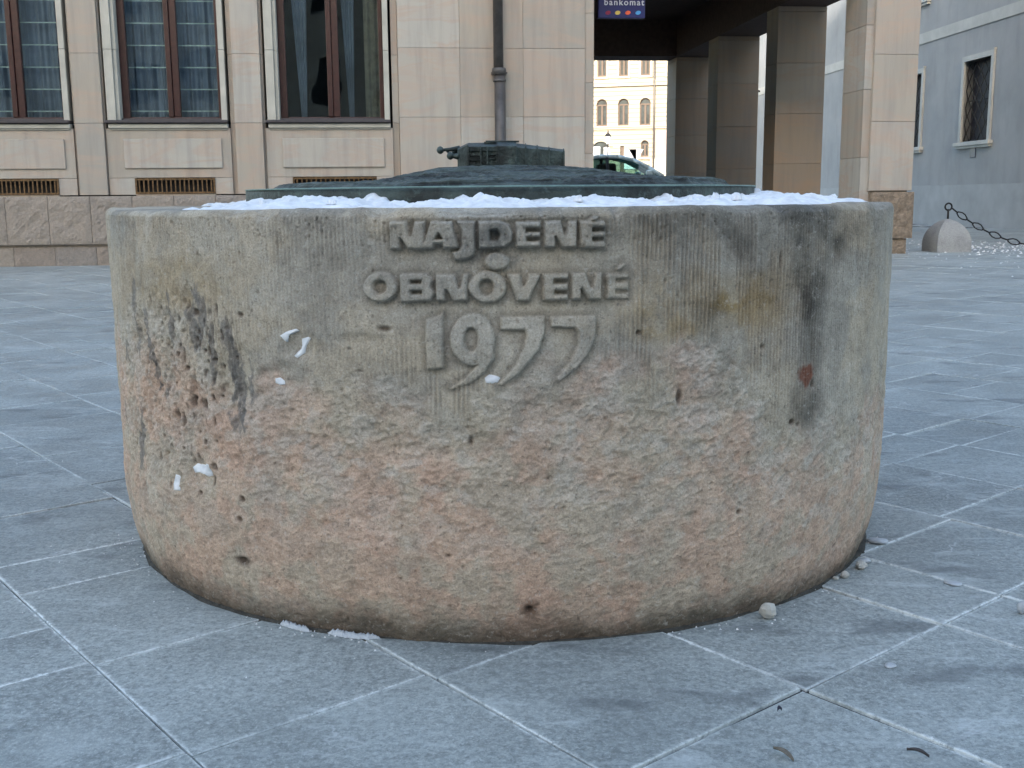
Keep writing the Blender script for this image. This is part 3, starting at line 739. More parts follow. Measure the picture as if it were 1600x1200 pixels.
# ------------------------------------------------------------------ cars
def make_car(label, body_mat):
    root = empty('parked_car', (0,0,0), 0, label, 'car')
    # nose to +x.  half width profile by height; side outline stations
    low = [(-2.15,.28),(-2.2,.55),(-2.15,.86),(-1.75,.93),(-.9,.95),(.6,.94),(1.15,.90),(1.9,.76),(2.15,.6),(2.2,.35),(2.1,.22),(1.75,.20)]
    def arc(cx, r=.34): return [(cx+r*math.cos(PI*q/8), .31+r*math.sin(PI*q/8)) for q in range(9)]
    side = [(-2.15,.28),(-2.2,.55),(-2.15,.86),(-1.75,.93),(-.9,.95),(.6,.94),(1.15,.90),(1.9,.76),(2.15,.6),(2.2,.35),(2.1,.22)] + arc(1.36) + arc(-1.32) + [(-2.0,.24)]
    m = MB(); K = len(side)
    tess = tessellate_polygon([[Vector((*p, 0)) for p in side]])
    for s_ in (-1, 1):
        m.add([(p[0], s_*(.86 if .4 < p[1] < .8 else .81)*(1-.10*abs(p[0]/2.2)**4), p[1]) for p in side], tess, .5, True)
    for i in range(K):
        a, b = side[i], side[(i+1) % K]
        W = lambda p, s_: (p[0], s_*(.86 if .4 < p[1] < .8 else .81)*(1-.10*abs(p[0]/2.2)**4), p[1])
        m.add([W(a,-1), W(b,-1), W(b,1), W(a,1)], [(0,1,2,3)], .5, False)
    m.build('body', body_mat, root)
    # roof and pillars : a lofted cabin shell
    roof = [(-1.85,.92),(-1.5,1.18),(-1.1,1.36),(-.5,1.44),(0,1.43),(.4,1.34),(.8,1.14),(1.18,.90)]
    def half(p): return .80 - (p[1]-.9)*.36
    m = MB()
    for a, b in zip(roof[:-1], roof[1:]):
        m.add([(a[0],-half(a),a[1]), (b[0],-half(b),b[1]), (b[0],half(b),b[1]), (a[0],half(a),a[1])], [(0,1,2,3)], .5, True)
    def rail(p, q, r=.055):
        for s_ in (-1, 1): m.tube([(x_, s_*(half((x_, z_))+.0), z_) for x_, z_ in (p, q)], r, 6)
    for a, b in zip(roof[:-1], roof[1:]): rail(a, b)
    m.add([(x_, y_, .93) for x_, y_ in ((-1.7,-.76),(1.1,-.76),(1.1,.76),(-1.7,.76))], [(0,1,2,3)])
    m.build('cabin', body_mat, root)
    m = MB(); rail((-.28, .92), (-.30, 1.40), .045); rail((-1.30,.92), (-1.12,1.33), .035); m.build('window_pillar', M['seat'], root)
    m = MB(); m.box(-.45, -.05, -.68, -.12, .9, 1.26); m.box(-.45, -.05, .12, .68, .9, 1.26); m.box(-1.45, -1.0, -.7, .7, .9, 1.24); m.build('seat', M['seat'], root, bevel=.06)
    dk = M['carglass']
    for poly in ([(-1.74,.95),(-1.45,1.17),(-1.20,1.27),(-1.34,.95)], [(-1.27,.95),(-1.10,1.31),(-.5,1.40),(-.34,1.40),(-.31,.95)], [(-.25,.95),(-.26,1.40),(0,1.39),(.38,1.29),(.74,1.12),(1.05,.95)]):
        for s_ in (-1, 1):
            m = MB(); n = len(poly); vs = [(p[0], s_*(half(p)+.012), p[1]) for p in poly] + [(p[0], s_*(half(p)-.004), p[1]) for p in poly]
            m.add(vs, [tuple(range(n)), tuple(range(n, 2*n))] + [(i, (i+1) % n, n+(i+1) % n, n+i) for i in range(n)])
            m.build('side_window', dk, root)
    for (a, b, nm) in (((.44,1.335),(1.14,.935),'windscreen'), ((-1.14,1.352),(-1.80,.965),'rear_window')):
        m = MB(); m.add([(a[0],-half(a)+.08,a[1]+.012),(b[0],-half(b)+.07,b[1]+.012),(b[0],half(b)-.07,b[1]+.012),(a[0],half(a)-.08,a[1]+.012)], [(0,1,2,3)]); m.build(nm, dk, root)
    for x in (1.36, -1.32):
        for s_ in (-1, 1):
            m = MB(); m.lathe([(.17,-.10),(.29,-.10),(.315,-.07),(.315,.07),(.29,.10),(.17,.10)], k=24, axis='y'); wo = m.build('tyre', M['rubber'], root, loc=(x, s_*.74, .315))
            m = MB(); m.lathe([(.05,-.105),(.19,-.09),(.19,.09),(.05,.105)], k=12, axis='y'); m.build('rim', M['chrome'], wo)
    for s_ in (-1, 1):
        m = MB(); m.lathe([(.03,0),(.09,.03),(.09,.1),(.03,.14)], k=12, axis='x'); m.build('headlight', M['white'], root, loc=(2.05, s_*.6, .62))
        m = MB(); m.box(-.08, .08, -.07, .07, -.06, .07); m.build('door_mirror', body_mat, root, loc=(.78, s_*.93, 1.0), bevel=.03)
    return root
M['rubber'] = m_plain('tyre rubber', (.02,.02,.02), .8); M['chrome'] = m_plain('alloy', (.4,.4,.42), .35, .8)
M['carglass'] = m_glass('tinted car glass', (.62,.74,.72)); M['seat'] = m_plain('dark seats', (.02,.022,.024), .8)
M['carpaint'] = m_plain('pale silver green paint', (.70,.80,.78), .25, .2, var=.04); M['carwhite'] = m_plain('white car paint', (.75,.78,.78), .25, var=.04)
car = make_car('silver car parked beyond the passage, its dark side windows visible', M['carpaint'])
X, Y, Z = at(1027, 275, 30); car.location = (X-1.15, Y, Z-.93); car.rotation_euler = (0, 0, .04)
c2 = make_car('white car farther down the street at the right edge of the passage', M['carwhite'])
X, Y, Z = at(1032, 263, 62); c2.location = (X+1.6, Y, street_h(5, 62)); c2.rotation_euler = (0, 0, PI+.1)

# ------------------------------------------------------------------ buildings across the square, behind the camera: they keep the square in shade
AB = empty('opposite_building', (0, -32, 0), 0, 'long plastered building across the square behind the viewer', 'building')
m = MB(); hol = []
for i in range(-13, 14):
    for j in range(4): hol.append(rect(i*3.2-.65, i*3.2+.65, 1.6+j*4.2, 4.0+j*4.2))
tess_wall([(-46, 0), (46, 0), (46, 22.5), (-46, 22.5)], hol, 'y', 0, -.4, m); m.box(-46, 46, -10, -.8, 0, 22.5)
m.build('wall', m_plain('pale ochre render', (.42,.37,.30), .9, sc=1), AB)
m = MB(); m.box(-46, 46, -.75, -.5, 0, 22); m.build('window_glass', M['farglass'], AB)

# ------------------------------------------------------------------ the stone wellhead
R0, WH, RB = .932, .782, .985
WCX, WCY = WC
def well_hit(px, py):
    a, b = ray(px, py)
    A = a*a+1; B = -2*(a*WCX + WCY); Cc = WCX**2 + WCY**2 - R0*R0; dis = B*B-4*A*Cc
    D = (-B - math.sqrt(max(0, dis)))/(2*A); return math.atan2(a*D-WCX, -(D-WCY)), EYE + b*D
nf = 1500; cols = np.concatenate([np.linspace(-1.66, 1.66, nf), np.linspace(1.66, 2*PI-1.66, 130)[1:-1]])
zs = np.concatenate([np.linspace(-.02, .768, 400), ]); prof = []
for z in zs:
    r = R0; lw = .22
    if z < lw: r -= .032*((lw-z)/lw)**2.4
    nr = np.array([1., 0.])
    if z < lw: d =   .032*2.4*((lw-z)/lw)**1.4/lw; nr = np.array([1., -d]); nr /= np.linalg.norm(nr)
    prof.append((r, z, nr[0], nr[1]))
er = WH-.768
for q in range(1, 13):
    a = PI/2*q/12; prof.append((R0-er+er*math.cos(a), WH-er+er*math.sin(a), math.cos(a), math.sin(a)))
for q in range(1, 40): prof.append((R0-er-.009*q, WH, 0., 1.))
prof = np.array(prof); NR, NCc = len(prof), len(cols)
PHI, ZI = np.meshgrid(cols, np.arange(NR)); PR, PZ = prof[ZI, 0], prof[ZI, 1]; NRr, NZz = prof[ZI, 2], prof[ZI, 3]
CXs, CYs = np.sin(PHI), -np.cos(PHI)
X0, Y0 = PR*CXs, PR*CYs
SS = PHI*R0                                            # arc length, front only
def nz(sc, o=4, g_=.5, sx=1, sz=1, off=0): return fbm(X0*sc*sx+off, Y0*sc*sx, PZ*sc*sz+off*.7, o, g_)
sidem = (ZI < 400).astype(float)
def wp(px, py): p, z = well_hit(px, py); return p*R0, z
def blob(px, py, rx, ry, soft=.5, nzs=None):           # soft spot given in photo pixels
    s0, z0 = wp(px, py); sc = .00112
    cosf = max(.25, math.cos(s0/R0)); d = np.sqrt(((SS-s0)/(rx*sc/cosf))**2 + ((PZ-z0)/(ry*sc))**2)
    if nzs is not None: d = d + nzs
    return 1-sstep(1-soft, 1+soft, d)
n_lo = nz(3.2, 4); n_md = nz(11, 5, .55); n_hi = nz(42, 4, .6); n_st = nz(70, 2, .5, 1, .035, 5); n_b = nz(5.5, 5, .6, off=31)
n_dir = fbm(SS*22 + PZ*14, PZ*34 - SS*12, PZ*0+3.3, 4, .55)
# boundary between the tooled upper band and the hammered lower part
bpx = [165,230,300,380,470,560,660,760,860,960,1060,1160,1260,1400]; bpy_ = [470,475,500,600,590,580,620,620,600,590,560,560,690,560]
bs_ = [wp(x, y) for x, y in zip(bpx, bpy_)]
bz_ = np.interp(SS, [p[0] for p in bs_], [p[1] for p in bs_])
low = sstep(-.035, .035, bz_ - PZ + .07*n_b + .03*n_md)
pitted = blob(270, 590, 110, 140, .35, .5*n_b)
disp = .0040*n_lo + .0010*n_md
chis = np.sin(SS*2*PI/.0082 + 2.2*nz(9, 3, .5, 1, .25, 40))*sstep(-.6, .1, nz(26, 3, .6, 1, .16, 60))
n_rg = .35 - np.abs(n_dir); n_rg2 = .3 - np.abs(fbm(SS*48 + PZ*30, PZ*70 - SS*22, PZ*0+1.3, 3, .5))
disp = disp + low*(.55+.45*sstep(.12, .38, PZ))*(-.0020 + .0022*n_md + .0042*n_rg + .0022*n_rg2 + .0008*n_hi)*sidem + (1-low)*.0006*n_hi
tool = (1-low)*sidem*np.clip(1 - .75*blob(775, 450, 230, 150, .25), 0, 1)*(.35 + .65*sstep(-.2, .3, nz(3, 3, off=9)))
disp = disp + tool*(.0010*n_st + .0022*chis)
disp = disp - pitted*sidem*(.003 + .003*np.clip(n_hi+.1, 0, 1) + .011*np.clip(nz(34, 4, .6, 1, .42, 12)+.05, 0, 1))
# scattered pits
rs = np.random.RandomState(4); frontmask = (np.abs(PHI) < 1.66)
step = 3.32*R0/nf; dz = .788/399
pitmap = np.zeros_like(disp)
def stamp(s0, z0, rx, rz, dep, pw=1.):
    ci = int(round((s0/R0+1.66)/3.32*(nf-1))); ri = int(round((z0+.02)/dz)); a = int(rx*2.2/step)+2; b = int(rz*2.2/dz)+2
    c0, c1, r0, r1 = max(0, ci-a), min(nf, ci+a+1), max(0, ri-b), min(400, ri+b+1)
    if c1 <= c0 or r1 <= r0: return
    g_ = np.exp(-(((SS[r0:r1, c0:c1]-s0)/rx)**2 + ((PZ[r0:r1, c0:c1]-z0)/rz)**2)**1.5)
    pitmap[r0:r1, c0:c1] = np.maximum(pitmap[r0:r1, c0:c1], dep*g_)
for i in range(2400):
    s0 = rs.uniform(-1.5, 1.5); z0 = rs.uniform(.02, .775); r_ = .0009 + .0019*rs.rand()**4; stamp(s0, z0, r_, r_*rs.uniform(.8, 1.8), r_*1.1)
for i in range(520):                                   # top edge is pock marked
    s0 = rs.uniform(-1.5, 1.5); z0 = .775-.06*rs.rand()**2; stamp(s0, z0, .0012+.002*rs.rand()**2, .0014+.003*rs.rand()**2, .0026)
for i in range(130):
    a_, b_ = rs.normal(size=2); s0, z0 = wp(285+a_*45, 590+b_*70); stamp(s0, z0, rs.uniform(.0015, .0045), rs.uniform(.002, .009), rs.uniform(.003, .009))
holes = [(828,958,6,6),(303,488,7,6),(297,628,6,9),(316,632,6,8),(283,655,5,12),(333,730,6,6),(280,742,3,4),(375,492,5,4),(600,514,11,4),(1240,660,5,5),(1248,664,3,4),(1063,620,5,14),
         (545,545,5,2),(560,580,6,2),(375,878,10,6),(378,780,5,5),(373,812,5,5),(1155,800,4,4),(1192,542,4,4),(998,520,4,4),(272,648,5,10),(312,770,4,4),(1313,855,5,5),(735,690,4,8),(700,870,5,3),(1220,405,3,14),(1272,600,4,8)]
for (a_, b_, rx, ry) in holes:
    s0, z0 = wp(a_, b_); stamp(s0, z0, rx*.0011/max(.4, math.cos(s0/R0)), ry*.0011, min(rx, ry)*.0011*1.5)
disp = disp - pitmap
# ridge of chipped hollows (px path)
for (a_, b_, rx, ry, dp) in [(470,540,26,16,.006),(440,590,40,16,.005),(560,530,40,10,.003),(365,590,24,60,.006),(850,650,60,20,.005),(700,700,80,26,.004),(300,735,40,20,.008),(275,752,12,22,.006),(1100,640,90,20,.003),(560,700,80,30,.003),(900,760,90,24,.003),(600,820,100,30,.003)]:
    disp = disp - dp*blob(a_, b_, rx, ry, .5, .6*n_md)
for cx_ in rs.uniform(-1.4, 1.4, 46):                  # chips along the top arris
    wd = rs.uniform(.005, .03); dp = rs.uniform(.002, .008)
    disp = disp - dp*np.exp(-((SS-cx_)/wd)**2)*np.exp(-((PZ-(WH-.004))/.010)**2)*(ZI > 330)*(np.abs(PHI) < 1.66)*(PR > R0-.03)
disp = disp*np.where(ZI >= 412, .6, 1)

# ---- raised inscription: outlines in a 3.2x crop of the photo
def zpt(X, Y): return wp(530+X/3.2, 320+Y/3.2)
def box_(a, b, c_, d): return [(a,b),(c_,b),(c_,d),(a,d)]
def ell(cx, cy, rx, ry, k=28): return [(cx+rx*math.cos(2*PI*q/k), cy+ry*math.sin(2*PI*q/k)) for q in range(k)]
line1 = [([box_(256,82,432,222)], [[(334,60),(384,60),(360,152)], [(312,235),(352,235),(308,166)]]),
 ([[(458,82),(565,82),(602,218),(520,218),(515,196),(480,196),(476,218),(416,218)]], [[(499,146),(514,168),(486,168)]]),
 ([[(588,82),(680,82),(682,225),(672,252),(640,270),(580,278),(562,238),(600,226),(612,205),(612,135)]], []),
 ([[(694,82),(800,78),(850,95),(874,140),(866,185),(830,214),(696,222)]], [[(757,128),(788,126),(802,150),(790,176),(757,176)]]),
 ([box_(880,82,1008,215)], [box_(936,118,1020,132), box_(940,164,1020,178)]),
 ([box_(1023,80,1188,215)], [[(1098,60),(1152,60),(1128,148)], [(1082,230),(1122,230),(1080,162)]]),
 ([box_(1199,80,1326,215), [(1236,82),(1288,36),(1306,48),(1276,82)]], [box_(1264,114,1340,130), box_(1264,164,1340,178)])]
dotg = [([ell(788,283,65,45)], [])]
line2 = [([ell(208,411,88,76)], [ell(206,410,30,33)]),
 ([[(300,345),(440,340),(471,375),(462,408),(484,440),(462,480),(305,488)]], [box_(358,378,410,393), box_(362,430,412,445)]),
 ([box_(482,345,648,482)], [[(572,325),(624,325),(602,412)], [(536,496),(580,496),(536,424)]]),
 ([ell(741,412,99,80)], [ell(737,412,35,40)]),
 ([[(835,345),(905,345),(922,402),(945,345),(1012,345),(950,482),(888,482)]], []),
 ([box_(1018,345,1146,478)], [box_(1075,374,1160,389), box_(1078,430,1160,444)]),
 ([box_(1158,340,1312,475)], [[(1224,322),(1280,322),(1258,408)], [(1210,490),(1254,490),(1210,420)]]),
 ([box_(1332,345,1448,472), [(1378,326),(1424,284),(1442,298),(1406,332)]], [box_(1386,371,1462,387), box_(1386,427,1462,441)])]
line3 = [([[(430,572),(490,556),(522,538),(526,815),(440,826)]], []),
 ([ell(668,672,114,132), [(776,700),(774,770),(722,848),(650,895),(562,928),(540,916),(622,872),(690,800),(700,740)]], [ell(661,674,33,58)]),
 ([[(803,560),(1030,555),(1028,640),(1000,725),(905,840),(815,908),(785,898),(880,800),(922,710),(934,650),(925,628),(805,627)]], []),
 ([[(1055,560),(1283,550),(1279,670),(1242,752),(1182,824),(1102,886),(1078,872),(1150,780),(1188,700),(1192,640),(1175,616),(1056,613)]], [])]
def sd_poly(px_, pz__, poly):                          # negative inside
    d = np.full(px_.shape, 1e9); ins = np.zeros(px_.shape, bool); n = len(poly)
    for i in range(n):
        (ax, ay), (bx_, by_) = poly[i], poly[(i+1) % n]; ex_, ey_ = bx_-ax, by_-ay
        t_ = np.clip(((px_-ax)*ex_ + (pz__-ay)*ey_)/(ex_*ex_+ey_*ey_+1e-12), 0, 1)
        d = np.minimum(d, (px_-ax-t_*ex_)**2 + (pz__-ay-t_*ey_)**2)
        cond = ((ay > pz__) != (by_ > pz__)) & (px_ < (bx_-ax)*(pz__-ay)/(by_-ay+1e-12) + ax); ins ^= cond
    return np.where(ins, -1, 1)*np.sqrt(d)
sL, zT = zpt(60, -20); sR, zB = zpt(1540, 1000)
cA, cB = int((sL/R0+1.66)/3.32*(nf-1)), int((sR/R0+1.66)/3.32*(nf-1)); rA, rB = int((zB+.02)/dz), min(399, int((zT+.02)/dz))
sub = (slice(rA, rB), slice(cA, cB)); s2, z2 = SS[sub], PZ[sub]
lid = np.zeros(s2.shape, int); hgt = np.zeros(s2.shape); sdmin = np.full(s2.shape, 9.)
wob = .0012*n_hi[sub] + .0007*n_md[sub]
for li_, (grp, hh_) in enumerate(((line1, .0145), (dotg, .0125), (line2, .0125), (line3, .0105))):
    for adds, cuts_ in grp:
        sd = np.full(s2.shape, 1e9)
        for p in adds: sd = np.minimum(sd, sd_poly(s2, z2, [zpt(*q) for q in p]))
        for p in cuts_: sd = np.maximum(sd, -sd_poly(s2, z2, [zpt(*q) for q in p]))
        sdmin = np.minimum(sdmin, sd)
        h2 = hh_*(1-sstep(-.0034, .0010, sd+wob))
        if li_ == 2: h2 = h2*(1-.55*sstep(zpt(1290, 400)[0], zpt(1400, 400)[0], s2))
        if li_ == 3:                                   # the tails of the numerals fade into the hammered stone
            fade = sstep(zpt(700, 935)[1], zpt(700, 760)[1], z2); h2 = h2*(.30+.70*fade)*(1-.30*sstep(zpt(1040, 700)[0], zpt(1240, 700)[0], s2))
        lid = np.where((h2 > hgt) & (sd < .0012), li_+1, lid); hgt = np.maximum(hgt, h2)
field = 1-sstep(.8, 1.15, np.sqrt(((SS-zpt(788,330)[0])/.262)**2 + ((PZ-zpt(788,330)[1])/.105)**2)**1.4 + .15*n_md)
field = field*sstep(.766, .756, PZ); disp = disp - .005*field*sidem                         # ground around the letters is cut back
hgt = hgt*sstep(.7675, .763, z2)*.85+hgt*.15; disp[sub] += hgt*(1+.12*n_md[sub]) + (hgt > .002)*.0005*n_hi[sub]
lidf = np.zeros(disp.shape, int); lidf[sub] = lid

fpm = None
# ---- stone colour (stains, mineral tints, and shading painted along relief and letters)
def mixc(c0, c1, f): return c0*(1-f[..., None]) + np.array(c1)*f[..., None]
col = np.empty(disp.shape+(3,)); col[:] = (.450, .388, .300)
col = mixc(col, (.365,.333,.280), sstep(-.25, .45, n_b))
col = mixc(col, (.47,.43,.36), .6*sstep(.05, .5, nz(7, 5, .6, off=3)))
warm = sstep(-.06, .14, bz_ - PZ - .04 + .09*n_b + .03*n_dir) * (1-.42*sstep(.0, .45, nz(6, 4, .6, off=50)))
orange = mixc(np.broadcast_to(np.array((.54,.375,.275)), col.shape).copy(), (.49,.395,.300), sstep(-.1, .35, nz(9, 5, .6, off=70)))
col = col*(1-.86*warm[..., None]) + orange*.86*warm[..., None]
pk = sstep(.08, .4, nz(4, 4, .55, off=90)); col = mixc(col, (.57,.36,.265), .35*pk*low)
gb = low*sstep(.02, .35, fbm(SS*14+PZ*6, PZ*22-SS*6, PZ*0+8.8, 4, .55)); col = mixc(col, (.50,.46,.40), .45*gb*(1-sstep(.12, .42, (bz_-PZ))))
och = (blob(1080, 500, 150, 34, .5, .4*n_b)+blob(1140, 450, 110, 30, .5, .4*n_b)+.6*blob(260, 440, 110, 40, .5, .4*n_b))
col = mixc(col, (.30,.21,.095), np.clip(.62*och, 0, 1)*(.5+.5*sstep(-.2, .3, n_md)))
# grey-black weathering on the top right, with a long run below it
g1 = blob(1190, 352, 250, 74, .75, .40*n_b) ; g2 = blob(1272, 470, 32, 195, .55, .35*n_b+.35*n_md); g3 = blob(1270, 360, 70, 110, .6, .4*n_b); g4 = blob(1265, 635, 38, 40, .6, .3*n_b); g5 = .5*blob(1110, 490, 28, 24, .7, .3*n_b)
dk_ = np.clip((-.0+.66*g1*(.75+.8*np.clip(n_md+.1, -.3, .5))) + .92*g2 + .40*g3 + .6*g4 + g5, 0, .93); col = mixc(col, (.070,.064,.054), dk_*(.75+.5*np.clip(n_md, -.5, .5)))
col = mixc(col, (.15,.15,.14), .55*blob(760, 372, 40, 24, .5, .4*n_md)); col = mixc(col, (.17,.165,.15), .40*sstep(WH-.05, WH, PZ)*sstep(-.3, .3, n_b))
col = mixc(col, (.20,.055,.025), .8*blob(1262, 585, 10, 13, .6, 1.2*n_md+.6*n_hi))
for (a_, b_, rx, ry) in [(292,500,12,32),(313,495,7,20),(357,560,12,46),(370,600,15,48),(378,635,9,16),(262,500,5,26),(212,500,6,36),(226,520,5,40),(200,570,7,26),(238,580,8,24),(196,650,6,24),(222,690,8,26),(250,610,16,8),(330,560,6,30)]:
    k_ = blob(a_, b_, rx*1.05, ry*1.05, .30, 1.5*nz(26, 5, .65, 1, .4, 7)); col = mixc(col, (.16,.15,.14), .70*k_); 
near = np.zeros(disp.shape); near[sub] = sstep(.014, .001, sdmin)*(hgt < .003)  # mask for crease shade painted into the stone around the letters
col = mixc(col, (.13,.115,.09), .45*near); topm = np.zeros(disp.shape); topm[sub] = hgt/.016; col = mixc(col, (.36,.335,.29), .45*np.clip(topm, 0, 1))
col = mixc(col, (.07,.075,.075), .5*blob(771, 366, 22, 16, .5, .8*n_hi))
col = mixc(col, (.10,.07,.05), .7*blob(375, 878, 14, 9, .5, .5*n_md)); col = mixc(col, (.13,.07,.04), .7*blob(828, 955, 14, 16, .5, .5*n_md))
col = mixc(col, (.42,.40,.36), .5*blob(540, 420, 120, 60, .6, .5*n_b)*sstep(.1, .5, n_md+.2*n_st))
# dark brown band at the foot, and darker pits
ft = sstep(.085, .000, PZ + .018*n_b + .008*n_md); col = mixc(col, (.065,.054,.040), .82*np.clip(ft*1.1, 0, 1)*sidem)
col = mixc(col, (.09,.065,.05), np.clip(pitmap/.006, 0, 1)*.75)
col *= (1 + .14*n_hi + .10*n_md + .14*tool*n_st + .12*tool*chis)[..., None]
col *= (1 + low*sidem*(.28*np.clip(n_rg2, -.3, .25) + .20*np.clip(n_rg - .1, -.35, .2)))[..., None]  # crests lightened, crevices darkened: relief shading painted into the stone colour
col = np.clip(col, .02, .7)

disp = np.where(frontmask, disp, disp)
PXo = (PR + disp*NRr)*CXs; PYo = (PR + disp*NRr)*CYs; PZo = PZ + disp*NZz
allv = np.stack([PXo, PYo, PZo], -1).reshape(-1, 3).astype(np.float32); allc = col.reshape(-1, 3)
I, J = np.meshgrid(np.arange(NR-1), np.arange(NCc), indexing='ij'); J2 = (J+1) % NCc
quads = np.stack([I*NCc+J, I*NCc+J2, (I+1)*NCc+J2, (I+1)*NCc+J], -1).reshape(-1, 4)
fl = lidf[I, J].ravel()
t = NT('weathered sandstone', .88, spec=.3); o = t.obj(); vc = t.attr('stone', 'Color')
g_ = t.noise(o, 300, 4, .75); g2_ = t.noise(o, 130, 4, .65)
c = t.mix(.45, vc, t.mix(t.ramp(g_, [(.3, 0.), (.7, 1.)]), (.22,.20,.19), (.80,.79,.77)), 'OVERLAY'); g3_ = t.noise(o, 85, 5, .8); c = t.mix(t.ramp(g3_, [(.56, 0.), (.66, .38)]), c, (.14,.12,.10)); c = t.mix(t.ramp(g3_, [(.34, .38), (.44, 0.)]), c, (.62,.58,.52)); c = t.mix(t.ramp(g2_, [(.60, 0.), (.68, .5)]), c, (.10,.085,.07))
M['wellstone'] = t.out(c, t.bump(g_, .0015, .8, t.bump(g3_, .006, .8)))
def grid_obj(name, q, parent=None):
    used, inv = np.unique(q, return_inverse=True); inv = inv.reshape(-1, 4)
    me = bpy.data.meshes.new(name); me.vertices.add(len(used)); me.vertices.foreach_set('co', allv[used].ravel())
    me.loops.add(inv.size); me.loops.foreach_set('vertex_index', inv.ravel().astype(np.int32))
    me.polygons.add(len(inv)); me.polygons.foreach_set('loop_start', np.arange(0, inv.size, 4, dtype=np.int32)); me.polygons.foreach_set('loop_total', np.full(len(inv), 4, dtype=np.int32))
    me.polygons.foreach_set('use_smooth', np.ones(len(inv), bool)); me.update(calc_edges=True); me.materials.append(M['wellstone'])
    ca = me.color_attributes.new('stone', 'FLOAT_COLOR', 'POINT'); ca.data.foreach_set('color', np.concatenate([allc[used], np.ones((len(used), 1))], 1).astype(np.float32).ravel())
    o = bpy.data.objects.new(name, me); C.objects.link(o)
    if parent: o.parent = parent
    return o
WE = empty('stone_wellhead', (WCX, WCY, 0), 0, 'round weathered sandstone wellhead with raised inscription and date 1977', 'well')
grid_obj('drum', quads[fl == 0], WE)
fm = MB(); K = 360; rings = []
for i in range(K):
    a = 2*PI*i/K; e = .004*math.sin(7*a)+.003*math.sin(17*a+1)+.002*math.sin(41*a)
    for r_, z_ in ((.870, .008), (.894+e*.4, .006), (.903+e*.6, .003), (.908+e*.8, -.004)): fm.v.append((r_*math.sin(a), -r_*math.cos(a), z_))
for i in range(K):
    for j in range(3): fm.f.append([4*i+j, 4*i+j+1, 4*((i+1) % K)+j+1, 4*((i+1) % K)+j]); fm.t.append(.5); fm.sm.append(True)
fm.build('foot_ring', m_plain('dark foot ring', (.050,.047,.040), .9, var=.6, sc=40, bump=.006), WE)  # dark ring along the contact line at the foot
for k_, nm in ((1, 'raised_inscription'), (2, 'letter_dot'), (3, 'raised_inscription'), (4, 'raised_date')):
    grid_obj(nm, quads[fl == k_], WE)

# ------------------------------------------------------------------ snow on the rim
t = NT('old snow', .6, spec=.4); o = t.obj(); c = t.mix(t.ramp(t.noise(o, 40, 5), [(.35, 0.), (.65, 1.)]), (.62,.63,.655), (.82,.825,.84))
t.b.inputs['Subsurface Weight'].default_value = .25; t.b.inputs['Subsurface Radius'].default_value = (.01, .012, .015); t.b.inputs['Subsurface Scale'].default_value = .5
M['snow'] = t.out(c, t.bump(t.noise(o, 60, 3, .5), .004))
na, nr_ = 1100, 60; ph = np.linspace(-PI, PI, na, endpoint=False); rr = np.linspace(.585, .935, nr_)
P2, R2 = np.meshgrid(ph, rr, indexing='ij')
# thickness along the rim: photo pixel -> height of the crest
hx = [300,322,345,390,410,445,470,520,560,600,640,660,700,740,800,850,880,930,1000,1060,1100,1150,1180,1230,1300,1330,1360,1376,1390]
hv = [0,.004,.008,.014,.019,.021,.018,.016,.009,.006,.006,.011,.020,.020,.014,.007,.012,.011,.013,.010,.014,.013,.020,.017,.018,.023,.016,.008,.0]
hphi = [math.atan2((at(x, 322, 2.2)[0]-WCX)/.92, 1) for x in hx]
def px2phi(x):
    # bearing of the pixel crossing the rim's circle of radius .86
    a, b = ray(x, 320); rr_ = .80; A = a*a+1; B = -2*(a*WCX+WCY); Cc = WCX**2+WCY**2-rr_**2; dis = B*B-4*A*Cc
    D = -B/(2*A) if dis < 0 else (-B-math.sqrt(dis))/(2*A); return math.atan2(a*D-WCX, -(D-WCY))
hphi = np.array([px2phi(x) for x in hx]); o_ = np.argsort(hphi); Hs = np.interp(P2, hphi[o_], np.array(hv)[o_], left=0.0, right=0.006)
back = (np.abs(P2) > 1.75); Hs = np.where(P2 > 1.75, .016, Hs); Hs = np.where((P2 < -1.9), .016, Hs)
Xs, Ys = R2*np.sin(P2), -R2*np.cos(P2)
nA = fbm(Xs*9, Ys*9, Xs*0+1.7, 5, .55); nB = fbm(Xs*24, Ys*24, Xs*0+4.1, 3, .45); nC = fbm(Xs*4, Ys*4, Xs*0+9, 3)
outer = np.minimum(.890 + .020*nC + .012*nA, .902); outer = outer - .05*sstep(.006, 0, Hs)
cs = sstep(0, .05, outer - R2)*1.0; cs = cs**.6*(.62 + .38*(1-sstep(.66, .90, R2)))
Hh = (Hs+.0015*(Hs > .003))*cs*(1+.75*nA) + .011*np.clip(nB, -.4, 1)*cs*(Hs > .003) - .009*cs*np.abs(fbm(Xs*22, Ys*22, Xs*0+2.2, 3, .5))*(Hs > 0.003)
Hh = np.where(Hs < .0015, -.01, Hh - .0025 + .0)
Zs = WH + Hh - .004*(cs <= .001)
vs = np.stack([Xs, Ys, Zs], -1).reshape(-1, 3); I, J = np.meshgrid(np.arange(na), np.arange(nr_-1), indexing='ij'); I2 = (I+1) % na
q = np.stack([I*nr_+J, I*nr_+J+1, I2*nr_+J+1, I2*nr_+J], -1).reshape(-1, 4)
keep = (Hh.reshape(-1)[q] > -.0022).any(1); q = q[keep]
me = bpy.data.meshes.new('rim_snow'); used, inv = np.unique(q, return_inverse=True)
me.from_pydata(vs[used].tolist(), [], inv.reshape(-1, 4).tolist()); me.polygons.foreach_set('use_smooth', np.ones(len(q), bool)); me.materials.append(M['snow'])
